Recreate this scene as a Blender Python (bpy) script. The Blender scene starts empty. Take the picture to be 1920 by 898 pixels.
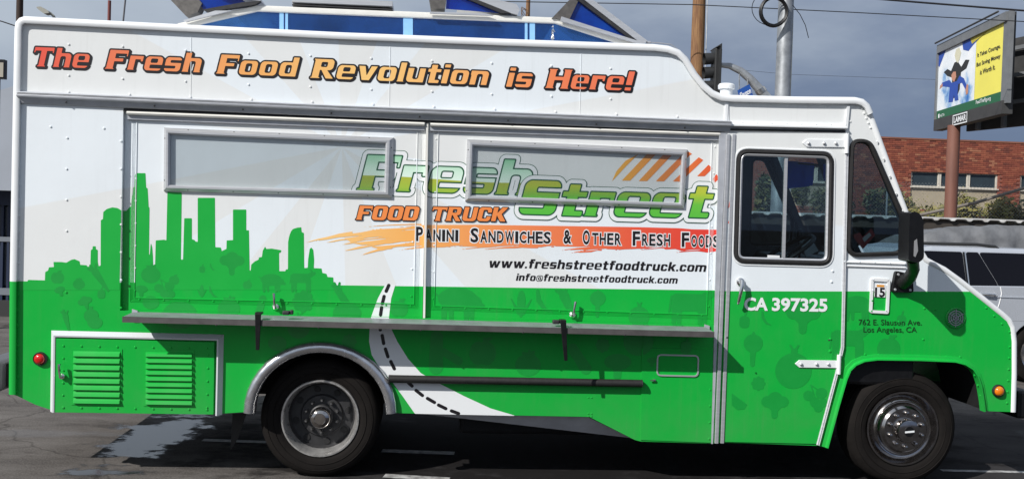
import bpy, bmesh, math, random
import numpy as np
from mathutils import Vector, Matrix
from mathutils.geometry import tessellate_polygon

random.seed(7)
SC = bpy.context.scene
COL = SC.collection
R_ = math.radians

# ------------------------------------------------------------------ camera
FPX = 1830.0                      # focal length in photo pixels (1920 wide)
CAM = Vector((0.0, -6.71, 1.845))  # truck side is the plane Y = 0, ground Z = 0
YAW, PITCH, ROLL = R_(4.526), R_(-1.311), R_(-1.792)
_r = Vector((math.cos(YAW), -math.sin(YAW), 0))
_f = Vector((math.sin(YAW) * math.cos(PITCH), math.cos(YAW) * math.cos(PITCH), math.sin(PITCH)))
_d = _f.cross(_r)
_r2 = math.cos(ROLL) * _r + math.sin(ROLL) * _d
_d2 = -math.sin(ROLL) * _r + math.cos(ROLL) * _d
cam_data = bpy.data.cameras.new('camera')
cam = bpy.data.objects.new('camera', cam_data)
COL.objects.link(cam)
_m = Matrix((_r2, -_d2, -_f)).transposed().to_4x4()
_m.translation = CAM
cam.matrix_world = _m
cam_data.sensor_width = 36.0
cam_data.lens = FPX / 1920.0 * 36.0
cam_data.clip_start = 0.05
cam_data.clip_end = 2000.0
SC.camera = cam

def ray(px, py):
    return _r2 * ((px - 960.0) / FPX) + _d2 * ((py - 449.0) / FPX) + _f

def W(px, py, Y=0.0):
    d = ray(px, py)
    return CAM + d * ((Y - CAM.y) / d.y)

def G(px, py, z=0.0):
    d = ray(px, py)
    return CAM + d * ((z - CAM.z) / d.z)

def P2(px, py, Y=0.0):
    w = W(px, py, Y)
    return (w.x, w.z)

def PL(pts, Y=0.0):
    return [P2(x, y, Y) for x, y in pts]

# ------------------------------------------------------------------ light
LIGHT = Vector((1.28, 1.0, -1.22)).normalized()   # travelling direction of sunlight
world = bpy.data.worlds.new('World')
SC.world = world
world.use_nodes = True
wn, wl = world.node_tree.nodes, world.node_tree.links
bg = wn['Background']
sky = wn.new('ShaderNodeTexSky')
sky.sky_type = 'NISHITA'
sky.sun_disc = False
sky.sun_elevation = math.asin(-LIGHT.z)
sky.sun_rotation = math.atan2(-LIGHT.x, -LIGHT.y)
tc = wn.new('ShaderNodeTexCoord')
# storm cloud deck: pale towards the sun's side of the sky, slate away from it
vd = wn.new('ShaderNodeVectorMath'); vd.operation = 'DOT_PRODUCT'
vd.inputs[1].default_value = (-0.66, 0.0, 0.0)
wl.new(tc.outputs['Generated'], vd.inputs[0])
nz = wn.new('ShaderNodeTexNoise'); nz.inputs['Scale'].default_value = 3.2
nz.inputs['Detail'].default_value = 6; nz.inputs['Roughness'].default_value = 0.55
mpn = wn.new('ShaderNodeMapping'); mpn.inputs['Scale'].default_value = (1, 1, 2.6)
mpn.inputs['Location'].default_value = (0.4, 0.2, 0.0)
wl.new(tc.outputs['Generated'], mpn.inputs['Vector'])
wl.new(mpn.outputs['Vector'], nz.inputs['Vector'])
m1 = wn.new('ShaderNodeMath'); m1.operation = 'MULTIPLY_ADD'
wl.new(nz.outputs['Fac'], m1.inputs[0]); m1.inputs[1].default_value = 1.75
sz = wn.new('ShaderNodeSeparateXYZ'); wl.new(tc.outputs['Generated'], sz.inputs[0])
bank = wn.new('ShaderNodeMapRange'); bank.interpolation_type = 'SMOOTHSTEP'      # dark bank low down, paler cloud above
bank.inputs['From Min'].default_value = 0.04; bank.inputs['From Max'].default_value = 0.27
bank.inputs['To Min'].default_value = -0.42; bank.inputs['To Max'].default_value = 0.42
wl.new(sz.outputs['Z'], bank.inputs['Value'])
ad = wn.new('ShaderNodeMath'); ad.operation = 'ADD'
wl.new(vd.outputs['Value'], ad.inputs[0]); wl.new(bank.outputs['Result'], ad.inputs[1])
wl.new(ad.outputs[0], m1.inputs[2])
mr = wn.new('ShaderNodeMapRange'); mr.interpolation_type = 'SMOOTHSTEP'
mr.inputs['From Min'].default_value = 0.24; mr.inputs['From Max'].default_value = 1.52
wl.new(m1.outputs[0], mr.inputs['Value'])
cr = wn.new('ShaderNodeValToRGB')
cr.color_ramp.elements[0].color = (1.15, 1.60, 2.75, 1)
cr.color_ramp.elements[1].color = (4.6, 5.2, 6.0, 1)
wl.new(mr.outputs['Result'], cr.inputs['Fac'])
mx = wn.new('ShaderNodeMix'); mx.data_type = 'RGBA'
mx.inputs['Factor'].default_value = 0.92
wl.new(sky.outputs['Color'], mx.inputs['A'])
wl.new(cr.outputs['Color'], mx.inputs['B'])
wl.new(mx.outputs['Result'], bg.inputs['Color'])
bg.inputs['Strength'].default_value = 0.10

sun_d = bpy.data.lights.new('sun', 'SUN')
sun_d.energy = 4.9
sun_d.angle = R_(0.53)
sun_d.color = (1.0, 0.965, 0.92)
sun = bpy.data.objects.new('sun', sun_d)
sun.rotation_euler = LIGHT.to_track_quat('-Z', 'Y').to_euler()
sun.location = (-8, -12, 14)
COL.objects.link(sun)

SC.view_settings.view_transform = 'Standard'
SC.view_settings.look = 'None'
SC.view_settings.gamma = 1.0
SC.view_settings.use_curve_mapping = False
SC.view_settings.exposure = 0.03

# ------------------------------------------------------------------ materials
MATS = {}
def lin(c):
    return tuple(((v / 255.0) / 12.92 if v <= 10 else ((v / 255.0 + 0.055) / 1.055) ** 2.4) for v in c)

def mat(name, col, rough=0.5, metal=0.0, noise=0.0, nscale=20.0, bump=0.0, bscale=60.0, spec=0.5, coat=0.0, col2=None, stretch=None):
    if name in MATS:
        return MATS[name]
    m = bpy.data.materials.new(name); m.use_nodes = True
    nt = m.node_tree; b = nt.nodes['Principled BSDF']
    b.inputs['Base Color'].default_value = (*col, 1)
    b.inputs['Roughness'].default_value = rough
    b.inputs['Metallic'].default_value = metal
    b.inputs['Specular IOR Level'].default_value = spec
    b.inputs['Coat Weight'].default_value = coat
    geo = nt.nodes.new('ShaderNodeNewGeometry')
    vec = geo.outputs['Position']
    if stretch:
        mp = nt.nodes.new('ShaderNodeMapping'); mp.inputs['Scale'].default_value = stretch
        nt.links.new(vec, mp.inputs['Vector']); vec = mp.outputs['Vector']
    if noise > 0 or col2:
        n = nt.nodes.new('ShaderNodeTexNoise'); n.inputs['Scale'].default_value = nscale
        n.inputs['Detail'].default_value = 6; n.inputs['Roughness'].default_value = 0.6
        nt.links.new(vec, n.inputs['Vector'])
        rp = nt.nodes.new('ShaderNodeValToRGB')
        rp.color_ramp.elements[0].position = 0.32; rp.color_ramp.elements[1].position = 0.68
        c2 = col2 if col2 else tuple(c * (1 - noise) for c in col)
        rp.color_ramp.elements[0].color = (*c2, 1)
        rp.color_ramp.elements[1].color = (*col, 1)
        nt.links.new(n.outputs['Fac'], rp.inputs['Fac'])
        nt.links.new(rp.outputs['Color'], b.inputs['Base Color'])
        mrr = nt.nodes.new('ShaderNodeMapRange')
        mrr.inputs['To Min'].default_value = max(0.02, rough - 0.12); mrr.inputs['To Max'].default_value = min(1, rough + 0.12)
        nt.links.new(n.outputs['Fac'], mrr.inputs['Value'])
        nt.links.new(mrr.outputs['Result'], b.inputs['Roughness'])
    if bump > 0:
        n2 = nt.nodes.new('ShaderNodeTexNoise'); n2.inputs['Scale'].default_value = bscale
        n2.inputs['Detail'].default_value = 4
        nt.links.new(vec, n2.inputs['Vector'])
        bp = nt.nodes.new('ShaderNodeBump'); bp.inputs['Strength'].default_value = bump
        bp.inputs['Distance'].default_value = 0.01
        nt.links.new(n2.outputs['Fac'], bp.inputs['Height'])
        nt.links.new(bp.outputs['Normal'], b.inputs['Normal'])
    MATS[name] = m
    return m

def glass(name, tint, body=None, bodyfac=0.0, rough=0.01):
    if name in MATS:
        return MATS[name]
    m = bpy.data.materials.new(name); m.use_nodes = True
    nt = m.node_tree; nt.nodes.remove(nt.nodes['Principled BSDF'])
    out = nt.nodes['Material Output']
    tr = nt.nodes.new('ShaderNodeBsdfTransparent'); tr.inputs['Color'].default_value = (*tint, 1)
    gl = nt.nodes.new('ShaderNodeBsdfGlossy'); gl.inputs['Roughness'].default_value = rough
    lw = nt.nodes.new('ShaderNodeLayerWeight'); lw.inputs['Blend'].default_value = 0.5
    pw = nt.nodes.new('ShaderNodeMath'); pw.operation = 'POWER'; pw.inputs[1].default_value = 5.0
    nt.links.new(lw.outputs['Facing'], pw.inputs[0])
    fr = nt.nodes.new('ShaderNodeMath'); fr.operation = 'MULTIPLY_ADD'; fr.inputs[1].default_value = 0.95; fr.inputs[2].default_value = 0.05
    nt.links.new(pw.outputs[0], fr.inputs[0])
    base = tr.outputs[0]
    if body:
        df = nt.nodes.new('ShaderNodeBsdfDiffuse'); df.inputs['Color'].default_value = (*body, 1)
        tl = nt.nodes.new('ShaderNodeBsdfTranslucent'); tl.inputs['Color'].default_value = (*body, 1)
        a = nt.nodes.new('ShaderNodeMixShader'); a.inputs[0].default_value = 0.5
        nt.links.new(df.outputs[0], a.inputs[1]); nt.links.new(tl.outputs[0], a.inputs[2])
        mb_ = nt.nodes.new('ShaderNodeMixShader'); mb_.inputs[0].default_value = bodyfac
        gn = nt.nodes.new('ShaderNodeTexNoise'); gn.inputs['Scale'].default_value = 5.0; gn.inputs['Detail'].default_value = 5
        gg = nt.nodes.new('ShaderNodeNewGeometry'); nt.links.new(gg.outputs['Position'], gn.inputs['Vector'])
        gr = nt.nodes.new('ShaderNodeMapRange'); gr.inputs['From Min'].default_value = 0.3; gr.inputs['From Max'].default_value = 0.7
        gr.inputs['To Min'].default_value = bodyfac * 0.45; gr.inputs['To Max'].default_value = min(1.0, bodyfac * 1.5)
        nt.links.new(gn.outputs['Fac'], gr.inputs['Value']); nt.links.new(gr.outputs['Result'], mb_.inputs[0])
        nt.links.new(base, mb_.inputs[1]); nt.links.new(a.outputs[0], mb_.inputs[2])
        base = mb_.outputs[0]
    ms = nt.nodes.new('ShaderNodeMixShader')
    nt.links.new(fr.outputs[0], ms.inputs[0]); nt.links.new(base, ms.inputs[1]); nt.links.new(gl.outputs[0], ms.inputs[2])
    nt.links.new(ms.outputs[0], out.inputs['Surface'])
    MATS[name] = m
    return m

class NT:
    """small helper for node maths"""
    def __init__(s, m):
        s.nt = m.node_tree
    def val(s, x):
        return x
    def _in(s, sock, v):
        if isinstance(v, (int, float)):
            sock.default_value = v
        else:
            s.nt.links.new(v, sock)
    def math(s, op, a, b=0.0, c=0.0):
        n = s.nt.nodes.new('ShaderNodeMath'); n.operation = op
        s._in(n.inputs[0], a); s._in(n.inputs[1], b); s._in(n.inputs[2], c)
        return n.outputs[0]
    def mixc(s, f, a, b):
        n = s.nt.nodes.new('ShaderNodeMix'); n.data_type = 'RGBA'
        s._in(n.inputs['Factor'], f)
        for k, v in (('A', a), ('B', b)):
            if isinstance(v, tuple):
                n.inputs[k].default_value = (*v, 1)
            else:
                s.nt.links.new(v, n.inputs[k])
        return n.outputs['Result']
    def pos(s):
        g = s.nt.nodes.new('ShaderNodeNewGeometry')
        x = s.nt.nodes.new('ShaderNodeSeparateXYZ')
        s.nt.links.new(g.outputs['Position'], x.inputs[0])
        return g.outputs['Position'], x.outputs[0], x.outputs[1], x.outputs[2]
    def noise(s, vec, scale, detail=5, rough=0.6, mapscale=None):
        if mapscale:
            mp = s.nt.nodes.new('ShaderNodeMapping'); mp.inputs['Scale'].default_value = mapscale
            s.nt.links.new(vec, mp.inputs['Vector']); vec = mp.outputs['Vector']
        n = s.nt.nodes.new('ShaderNodeTexNoise')
        n.inputs['Scale'].default_value = scale; n.inputs['Detail'].default_value = detail
        n.inputs['Roughness'].default_value = rough
        s.nt.links.new(vec, n.inputs['Vector'])
        return n.outputs['Fac']
    def ramp(s, f, stops, interp='LINEAR'):
        n = s.nt.nodes.new('ShaderNodeValToRGB'); n.color_ramp.interpolation = interp
        e = n.color_ramp.elements
        while len(e) < len(stops):
            e.new(0.5)
        for el, (p, c) in zip(e, stops):
            el.position = p; el.color = (*c, 1)
        s._in(n.inputs['Fac'], f)
        return n.outputs['Color']
    def maprange(s, v, a, b, c=0.0, d=1.0, smooth=False):
        n = s.nt.nodes.new('ShaderNodeMapRange')
        if smooth:
            n.interpolation_type = 'SMOOTHSTEP'
        s._in(n.inputs['Value'], v)
        n.inputs['From Min'].default_value = a; n.inputs['From Max'].default_value = b
        n.inputs['To Min'].default_value = c; n.inputs['To Max'].default_value = d
        return n.outputs['Result']

GREEN = (0.006, 0.40, 0.047)

def make_wrap():
    """printed vinyl wrap: white with cream sun rays above, green below"""
    m = bpy.data.materials.new('vinyl_wrap'); m.use_nodes = True
    n = NT(m); b = m.node_tree.nodes['Principled BSDF']
    vec, x, y, z = n.pos()
    a0, a1 = P2(22, 527), P2(1345, 545)
    b0, b1 = P2(1357, 545.5), P2(1811, 546.5)
    s1 = (a1[1] - a0[1]) / (a1[0] - a0[0]); s2 = (b1[1] - b0[1]) / (b1[0] - b0[0])
    l1 = n.math('MULTIPLY_ADD', x, s1, a0[1] - s1 * a0[0])
    l2 = n.math('MULTIPLY_ADD', x, s2, b0[1] - s2 * b0[0])
    sel = n.math('GREATER_THAN', x, (a1[0] + b0[0]) / 2)
    ln = n.math('ADD', n.math('MULTIPLY', l1, n.math('SUBTRACT', 1.0, sel)), n.math('MULTIPLY', l2, sel))
    low = n.math('LESS_THAN', z, ln)
    c = P2(640, 275)
    ang = n.math('ARCTAN2', n.math('SUBTRACT', z, c[1]), n.math('SUBTRACT', x, c[0]))
    wv = n.math('SINE', n.math('MULTIPLY_ADD', ang, 9.0, 1.1))
    rays = n.maprange(wv, -0.03, 0.03)
    white = n.mixc(rays, (0.765, 0.815, 0.85), (0.748, 0.765, 0.76))
    col = n.mixc(low, white, GREEN)
    dirt = n.noise(vec, 1.6, 8, 0.65)
    dd = n.maprange(dirt, 0.46, 0.75, 0.0, 0.06)
    col = n.mixc(dd, col, (0.25, 0.23, 0.20))
    fine = n.noise(vec, 9.0, 6, 0.7, (1, 1, 0.25))
    col = n.mixc(n.maprange(fine, 0.55, 0.8, 0.0, 0.05), col, (0.30, 0.28, 0.25))
    streak = n.noise(vec, 26.0, 4, 0.6, (1.0, 1.0, 0.045))
    patch = n.noise(vec, 0.9, 3, 0.5)
    col = n.mixc(n.math('MULTIPLY', n.maprange(streak, 0.54, 0.80), n.maprange(patch, 0.40, 0.70, 0.0, 0.16)), col, (0.20, 0.185, 0.16))
    dust = n.math('MULTIPLY', n.maprange(z, 0.35, 0.85, 0.14, 0.0, True), n.maprange(n.noise(vec, 3.5, 6, 0.65), 0.3, 0.7))
    col = n.mixc(dust, col, (0.16, 0.15, 0.13))
    m.node_tree.links.new(col, b.inputs['Base Color'])
    rg = n.maprange(dirt, 0.3, 0.7, 0.26, 0.46)
    m.node_tree.links.new(rg, b.inputs['Roughness'])
    b.inputs['Specular IOR Level'].default_value = 0.3
    w = n.noise(vec, 1.5, 3, 0.5)
    bp = m.node_tree.nodes.new('ShaderNodeBump'); bp.inputs['Strength'].default_value = 0.25; bp.inputs['Distance'].default_value = 0.02
    m.node_tree.links.new(w, bp.inputs['Height']); m.node_tree.links.new(bp.outputs['Normal'], b.inputs['Normal'])
    MATS['vinyl_wrap'] = m
    return m
WRAP = make_wrap()

def print_x(name, stops, x0, x1, rough=0.35):
    m = bpy.data.materials.new(name); m.use_nodes = True
    n = NT(m); b = m.node_tree.nodes['Principled BSDF']
    _, x, y, z = n.pos()
    c = n.ramp(n.maprange(x, x0, x1), stops)
    m.node_tree.links.new(c, b.inputs['Base Color']); b.inputs['Roughness'].default_value = rough
    return m

WHITE = mat('white_paint', (0.80, 0.82, 0.83), 0.32, noise=0.06, nscale=6, coat=0.2)
CREAMW = mat('ivory_paint', (0.78, 0.77, 0.72), 0.35, noise=0.08, nscale=9)
ALU = mat('aluminium', (0.62, 0.63, 0.65), 0.38, 0.55, noise=0.12, nscale=14, stretch=(0.3, 1, 6))
ALUD = mat('dull_aluminium', (0.47, 0.49, 0.53), 0.45, 0.15, noise=0.18, nscale=12)
GREY = mat('grey_primer', (0.33, 0.34, 0.37), 0.55, 0.1, noise=0.15, nscale=10)
CHROME = mat('chrome', (0.83, 0.82, 0.80), 0.10, 1.0, noise=0.08, nscale=18)
WCHROME = mat('wheel_chrome', (0.55, 0.52, 0.50), 0.10, 1.0, noise=0.25, nscale=26)
STEEL = mat('worn_steel', (0.50, 0.50, 0.50), 0.28, 0.95, noise=0.3, nscale=22)
DARKST = mat('dark_steel', (0.030, 0.030, 0.032), 0.55, 0.0, noise=0.4, nscale=25)
BLACK = mat('black_plastic', (0.007, 0.007, 0.008), 0.42, noise=0.3, nscale=30, spec=0.35)
RUBBER = mat('black_rubber', (0.016, 0.015, 0.015), 0.65, noise=0.35, nscale=18, bump=0.15, bscale=90)
TYRE = mat('tyre_rubber', (0.012, 0.010, 0.009), 0.85, spec=0.18, noise=0.45, nscale=9, bump=0.2, bscale=120)
UNDER = mat('underbody', (0.012, 0.012, 0.013), 0.75, noise=0.4, nscale=10)
INTER = mat('cab_lining_shade', (0.055, 0.058, 0.065), 0.7, noise=0.3, nscale=12)
INK = mat('black_ink', (0.010, 0.008, 0.010), 0.4)
WHINK = mat('white_ink', (0.80, 0.82, 0.83), 0.36)
GRINK = mat('green_ink', GREEN, 0.36, noise=0.05, nscale=3)
GHOST = mat('shade_green_ink', (0.008, 0.315, 0.045), 0.36, noise=0.06, nscale=8)
DKGR = mat('bottle_green_ink', (0.010, 0.095, 0.040), 0.38)

# ------------------------------------------------------------------ mesh helpers
class MB:
    def __init__(s):
        s.v, s.f, s.mi = [], [], []
    def add(s, vs, fs, mi=0):
        o = len(s.v)
        s.v.extend([tuple(p) for p in vs])
        s.f.extend([tuple(i + o for i in f) for f in fs])
        s.mi.extend([mi] * len(fs))
        return s
    def box(s, a, b, mi=0):
        x0, y0, z0 = a; x1, y1, z1 = b
        vs = [(x0, y0, z0), (x1, y0, z0), (x1, y1, z0), (x0, y1, z0), (x0, y0, z1), (x1, y0, z1), (x1, y1, z1), (x0, y1, z1)]
        return s.add(vs, [(0, 3, 2, 1), (4, 5, 6, 7), (0, 1, 5, 4), (1, 2, 6, 5), (2, 3, 7, 6), (3, 0, 4, 7)], mi)
    def hexa(s, lo, hi, mi=0):
        """8 corners: lo = 4 points, hi = 4 points in the same order"""
        return s.add(list(lo) + list(hi), [(0, 3, 2, 1), (4, 5, 6, 7), (0, 1, 5, 4), (1, 2, 6, 5), (2, 3, 7, 6), (3, 0, 4, 7)], mi)
    def plate(s, outer, y0, y1, holes=(), mi=0):
        """polygon in the XZ plane (with holes) thickened from y0 to y1"""
        loops = [list(outer)] + [list(h) for h in holes]
        flat = [p for l in loops for p in l]
        tris = tessellate_polygon([[Vector((p[0], p[1], 0)) for p in l] for l in loops])
        n = len(flat)
        vs = [(p[0], y0, p[1]) for p in flat] + [(p[0], y1, p[1]) for p in flat]
        fs = [tuple(t) for t in tris] + [(t[0] + n, t[2] + n, t[1] + n) for t in tris]
        o = 0
        for l in loops:
            k = len(l)
            for i in range(k):
                a, b = o + i, o + (i + 1) % k
                fs.append((a, b, b + n, a + n))
            o += k
        return s.add(vs, fs, mi)
    def sweep(s, path, prof, closed=False, mi=0, y=0.0, cap=True):
        """path in XZ, profile points (n, y): n along the left-hand normal of the path"""
        n = len(path); k = len(prof)
        vs = []
        for i in range(n):
            p = Vector(path[i])
            if closed:
                a, b = Vector(path[i - 1]), Vector(path[(i + 1) % n])
            else:
                a = Vector(path[i - 1]) if i > 0 else None
                b = Vector(path[i + 1]) if i < n - 1 else None
            d1 = (p - a).normalized() if a is not None else None
            d2 = (b - p).normalized() if b is not None else None
            if d1 is None: d1 = d2
            if d2 is None: d2 = d1
            n1 = Vector((-d1.y, d1.x)); n2 = Vector((-d2.y, d2.x))
            nn = (n1 + n2)
            if nn.length < 1e-6: nn = n1
            nn.normalize()
            sc = 1.0 / max(0.35, nn.dot(n1))
            for (q, yy) in prof:
                vs.append((p.x + nn.x * q * sc, y + yy, p.y + nn.y * q * sc))
        fs = []
        segs = n if closed else n - 1
        for i in range(segs):
            j = (i + 1) % n
            for t in range(k):
                u = (t + 1) % k
                fs.append((i * k + t, j * k + t, j * k + u, i * k + u))
        if not closed and cap:
            fs.append(tuple(range(k))); fs.append(tuple((n - 1) * k + t for t in reversed(range(k))))
        return s.add(vs, fs, mi)
    def tube(s, path, r, seg=10, mi=0, closed=False, cap=True):
        path = [Vector(p) for p in path]
        n = len(path)
        rr = r if isinstance(r, (list, tuple)) else [r] * n
        vs = []
        prev = None
        for i in range(n):
            if closed:
                t = (path[(i + 1) % n] - path[i - 1]).normalized()
            else:
                t = (path[min(i + 1, n - 1)] - path[max(i - 1, 0)]).normalized()
            if prev is None:
                up = Vector((0, 0, 1)) if abs(t.z) < 0.9 else Vector((1, 0, 0))
                u = t.cross(up).normalized()
            else:
                u = (prev - t * prev.dot(t)).normalized()
            prev = u
            w = t.cross(u)
            for k in range(seg):
                a = 2 * math.pi * k / seg
                vs.append(path[i] + (u * math.cos(a) + w * math.sin(a)) * rr[i])
        fs = []
        for i in range(n if closed else n - 1):
            j = (i + 1) % n
            for k in range(seg):
                l = (k + 1) % seg
                fs.append((i * seg + k, j * seg + k, j * seg + l, i * seg + l))
        if not closed and cap:
            fs.append(tuple(range(seg))); fs.append(tuple((n - 1) * seg + k for k in reversed(range(seg))))
        return s.add(vs, fs, mi)
    def lathe(s, prof, c=(0, 0, 0), seg=32, axis='Y', mi=0, closed=False):
        """profile (r, h) turned about an axis through c"""
        vs = []
        k = len(prof)
        for i in range(seg):
            a = 2 * math.pi * i / seg
            ca, sa = math.cos(a), math.sin(a)
            for (r, h) in prof:
                if axis == 'Y':
                    vs.append((c[0] + r * ca, c[1] + h, c[2] + r * sa))
                elif axis == 'Z':
                    vs.append((c[0] + r * ca, c[1] + r * sa, c[2] + h))
                else:
                    vs.append((c[0] + h, c[1] + r * ca, c[2] + r * sa))
        fs = []
        for i in range(seg):
            j = (i + 1) % seg
            for t in range(k if closed else k - 1):
                u = (t + 1) % k
                fs.append((i * k + t, i * k + u, j * k + u, j * k + t))
        return s.add(vs, fs, mi)
    def build(s, name, mats, parent=None, smooth=False, recalc=True, bevel=0.0, angle=40):
        me = bpy.data.meshes.new(name)
        me.from_pydata(s.v, [], s.f)
        if not isinstance(mats, (list, tuple)):
            mats = [mats]
        for m in mats:
            me.materials.append(m)
        if len(mats) > 1:
            me.polygons.foreach_set('material_index', s.mi)
        if recalc:
            bm = bmesh.new(); bm.from_mesh(me)
            bmesh.ops.remove_doubles(bm, verts=bm.verts, dist=1e-6)
            bmesh.ops.recalc_face_normals(bm, faces=bm.faces)
            bm.to_mesh(me); bm.free()
        if smooth:
            me.polygons.foreach_set('use_smooth', [True] * len(me.polygons))
            try:
                me.set_sharp_from_angle(angle=R_(angle))
            except Exception:
                pass
        me.update()
        o = bpy.data.objects.new(name, me)
        COL.objects.link(o)
        if parent is not None:
            o.parent = parent
        if bevel > 0:
            b = o.modifiers.new('bevel', 'BEVEL'); b.width = bevel; b.segments = 2
            b.limit_method = 'ANGLE'; b.angle_limit = R_(35)
        return o

def empty(name, loc=(0, 0, 0)):
    o = bpy.data.objects.new(name, None); COL.objects.link(o)
    o.location = loc
    o.empty_display_size = 0.2
    return o

def tag(o, label=None, cat=None, group=None, kind=None):
    if label: o['label'] = label
    if cat: o['category'] = cat
    if group: o['group'] = group
    if kind: o['kind'] = kind
    return o

def put(o, parent):
    """parent keeping the child's world coordinates (parent is only translated)"""
    o.parent = parent
    o.matrix_parent_inverse = Matrix.Translation(-Vector(parent.location))
    return o

def rrect(x0, z0, x1, z1, r, seg=6):
    pts = []
    for cx, cz, a0 in ((x1 - r, z0 + r, -90), (x1 - r, z1 - r, 0), (x0 + r, z1 - r, 90), (x0 + r, z0 + r, 180)):
        for i in range(seg + 1):
            a = R_(a0 + 90 * i / seg)
            pts.append((cx + r * math.cos(a), cz + r * math.sin(a)))
    return pts

def rpoly(pts, rad, seg=5):
    """polygon with rounded corners; rad single or per corner"""
    n = len(pts); out = []
    for i in range(n):
        p = Vector(pts[i]); a = Vector(pts[i - 1]); b = Vector(pts[(i + 1) % n])
        r = rad[i] if isinstance(rad, (list, tuple)) else rad
        u = (a - p); v = (b - p)
        ang = u.angle(v)
        if r <= 0 or ang > math.pi - 0.02:
            out.append(tuple(p)); continue
        t = min(r / math.tan(ang / 2), 0.49 * u.length, 0.49 * v.length)
        s, e = p + u.normalized() * t, p + v.normalized() * t
        for k in range(seg + 1):
            q = k / seg
            w = s * (1 - q) ** 2 + p * 2 * q * (1 - q) + e * q ** 2
            out.append((w.x, w.y))
    return out

def circ(cx, cz, r, n=32, a0=0, a1=360):
    return [(cx + r * math.cos(R_(a0 + (a1 - a0) * i / n)), cz + r * math.sin(R_(a0 + (a1 - a0) * i / n))) for i in range(n + (0 if a1 - a0 == 360 else 1))]

TUBEPROF = lambda r, n=10: [(r * math.cos(2 * math.pi * i / n), r * math.sin(2 * math.pi * i / n)) for i in range(n)]

# ------------------------------------------------------------------ printed graphics from distance fields
def d_box(X, Z, x0, z0, x1, z1, r=0.0):
    cx, cz = (x0 + x1) / 2, (z0 + z1) / 2
    hx, hz = (x1 - x0) / 2 - r, (z1 - z0) / 2 - r
    qx, qz = np.abs(X - cx) - hx, np.abs(Z - cz) - hz
    return np.hypot(np.maximum(qx, 0), np.maximum(qz, 0)) + np.minimum(np.maximum(qx, qz), 0) - r

def d_poly(X, Z, pts):
    p = np.array(pts, float)
    d = np.full(X.shape, 1e9); s = np.ones(X.shape)
    n = len(p)
    for i in range(n):
        a, b = p[i], p[i - 1]
        e = b - a
        wx, wz = X - a[0], Z - a[1]
        t = np.clip((wx * e[0] + wz * e[1]) / max(1e-12, e @ e), 0, 1)
        bx, bz = wx - e[0] * t, wz - e[1] * t
        d = np.minimum(d, bx * bx + bz * bz)
        c1, c2, c3 = Z >= a[1], Z < b[1], e[0] * wz > e[1] * wx
        flip = (c1 & c2 & c3) | (~c1 & ~c2 & ~c3)
        s = np.where(flip, -s, s)
    return s * np.sqrt(d)

def d_ell(X, Z, cx, cz, rx, rz, rot=0.0):
    c, s = math.cos(R_(rot)), math.sin(R_(rot))
    u, v = (X - cx) * c + (Z - cz) * s, -(X - cx) * s + (Z - cz) * c
    k = np.hypot(u / rx, v / rz)
    return (k - 1) * min(rx, rz)

def d_seg(X, Z, x0, z0, x1, z1, r0, r1=None):
    r1 = r0 if r1 is None else r1
    ex, ez = x1 - x0, z1 - z0
    t = np.clip(((X - x0) * ex + (Z - z0) * ez) / max(1e-12, ex * ex + ez * ez), 0, 1)
    return np.hypot(X - x0 - ex * t, Z - z0 - ez * t) - (r0 + (r1 - r0) * t)

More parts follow.
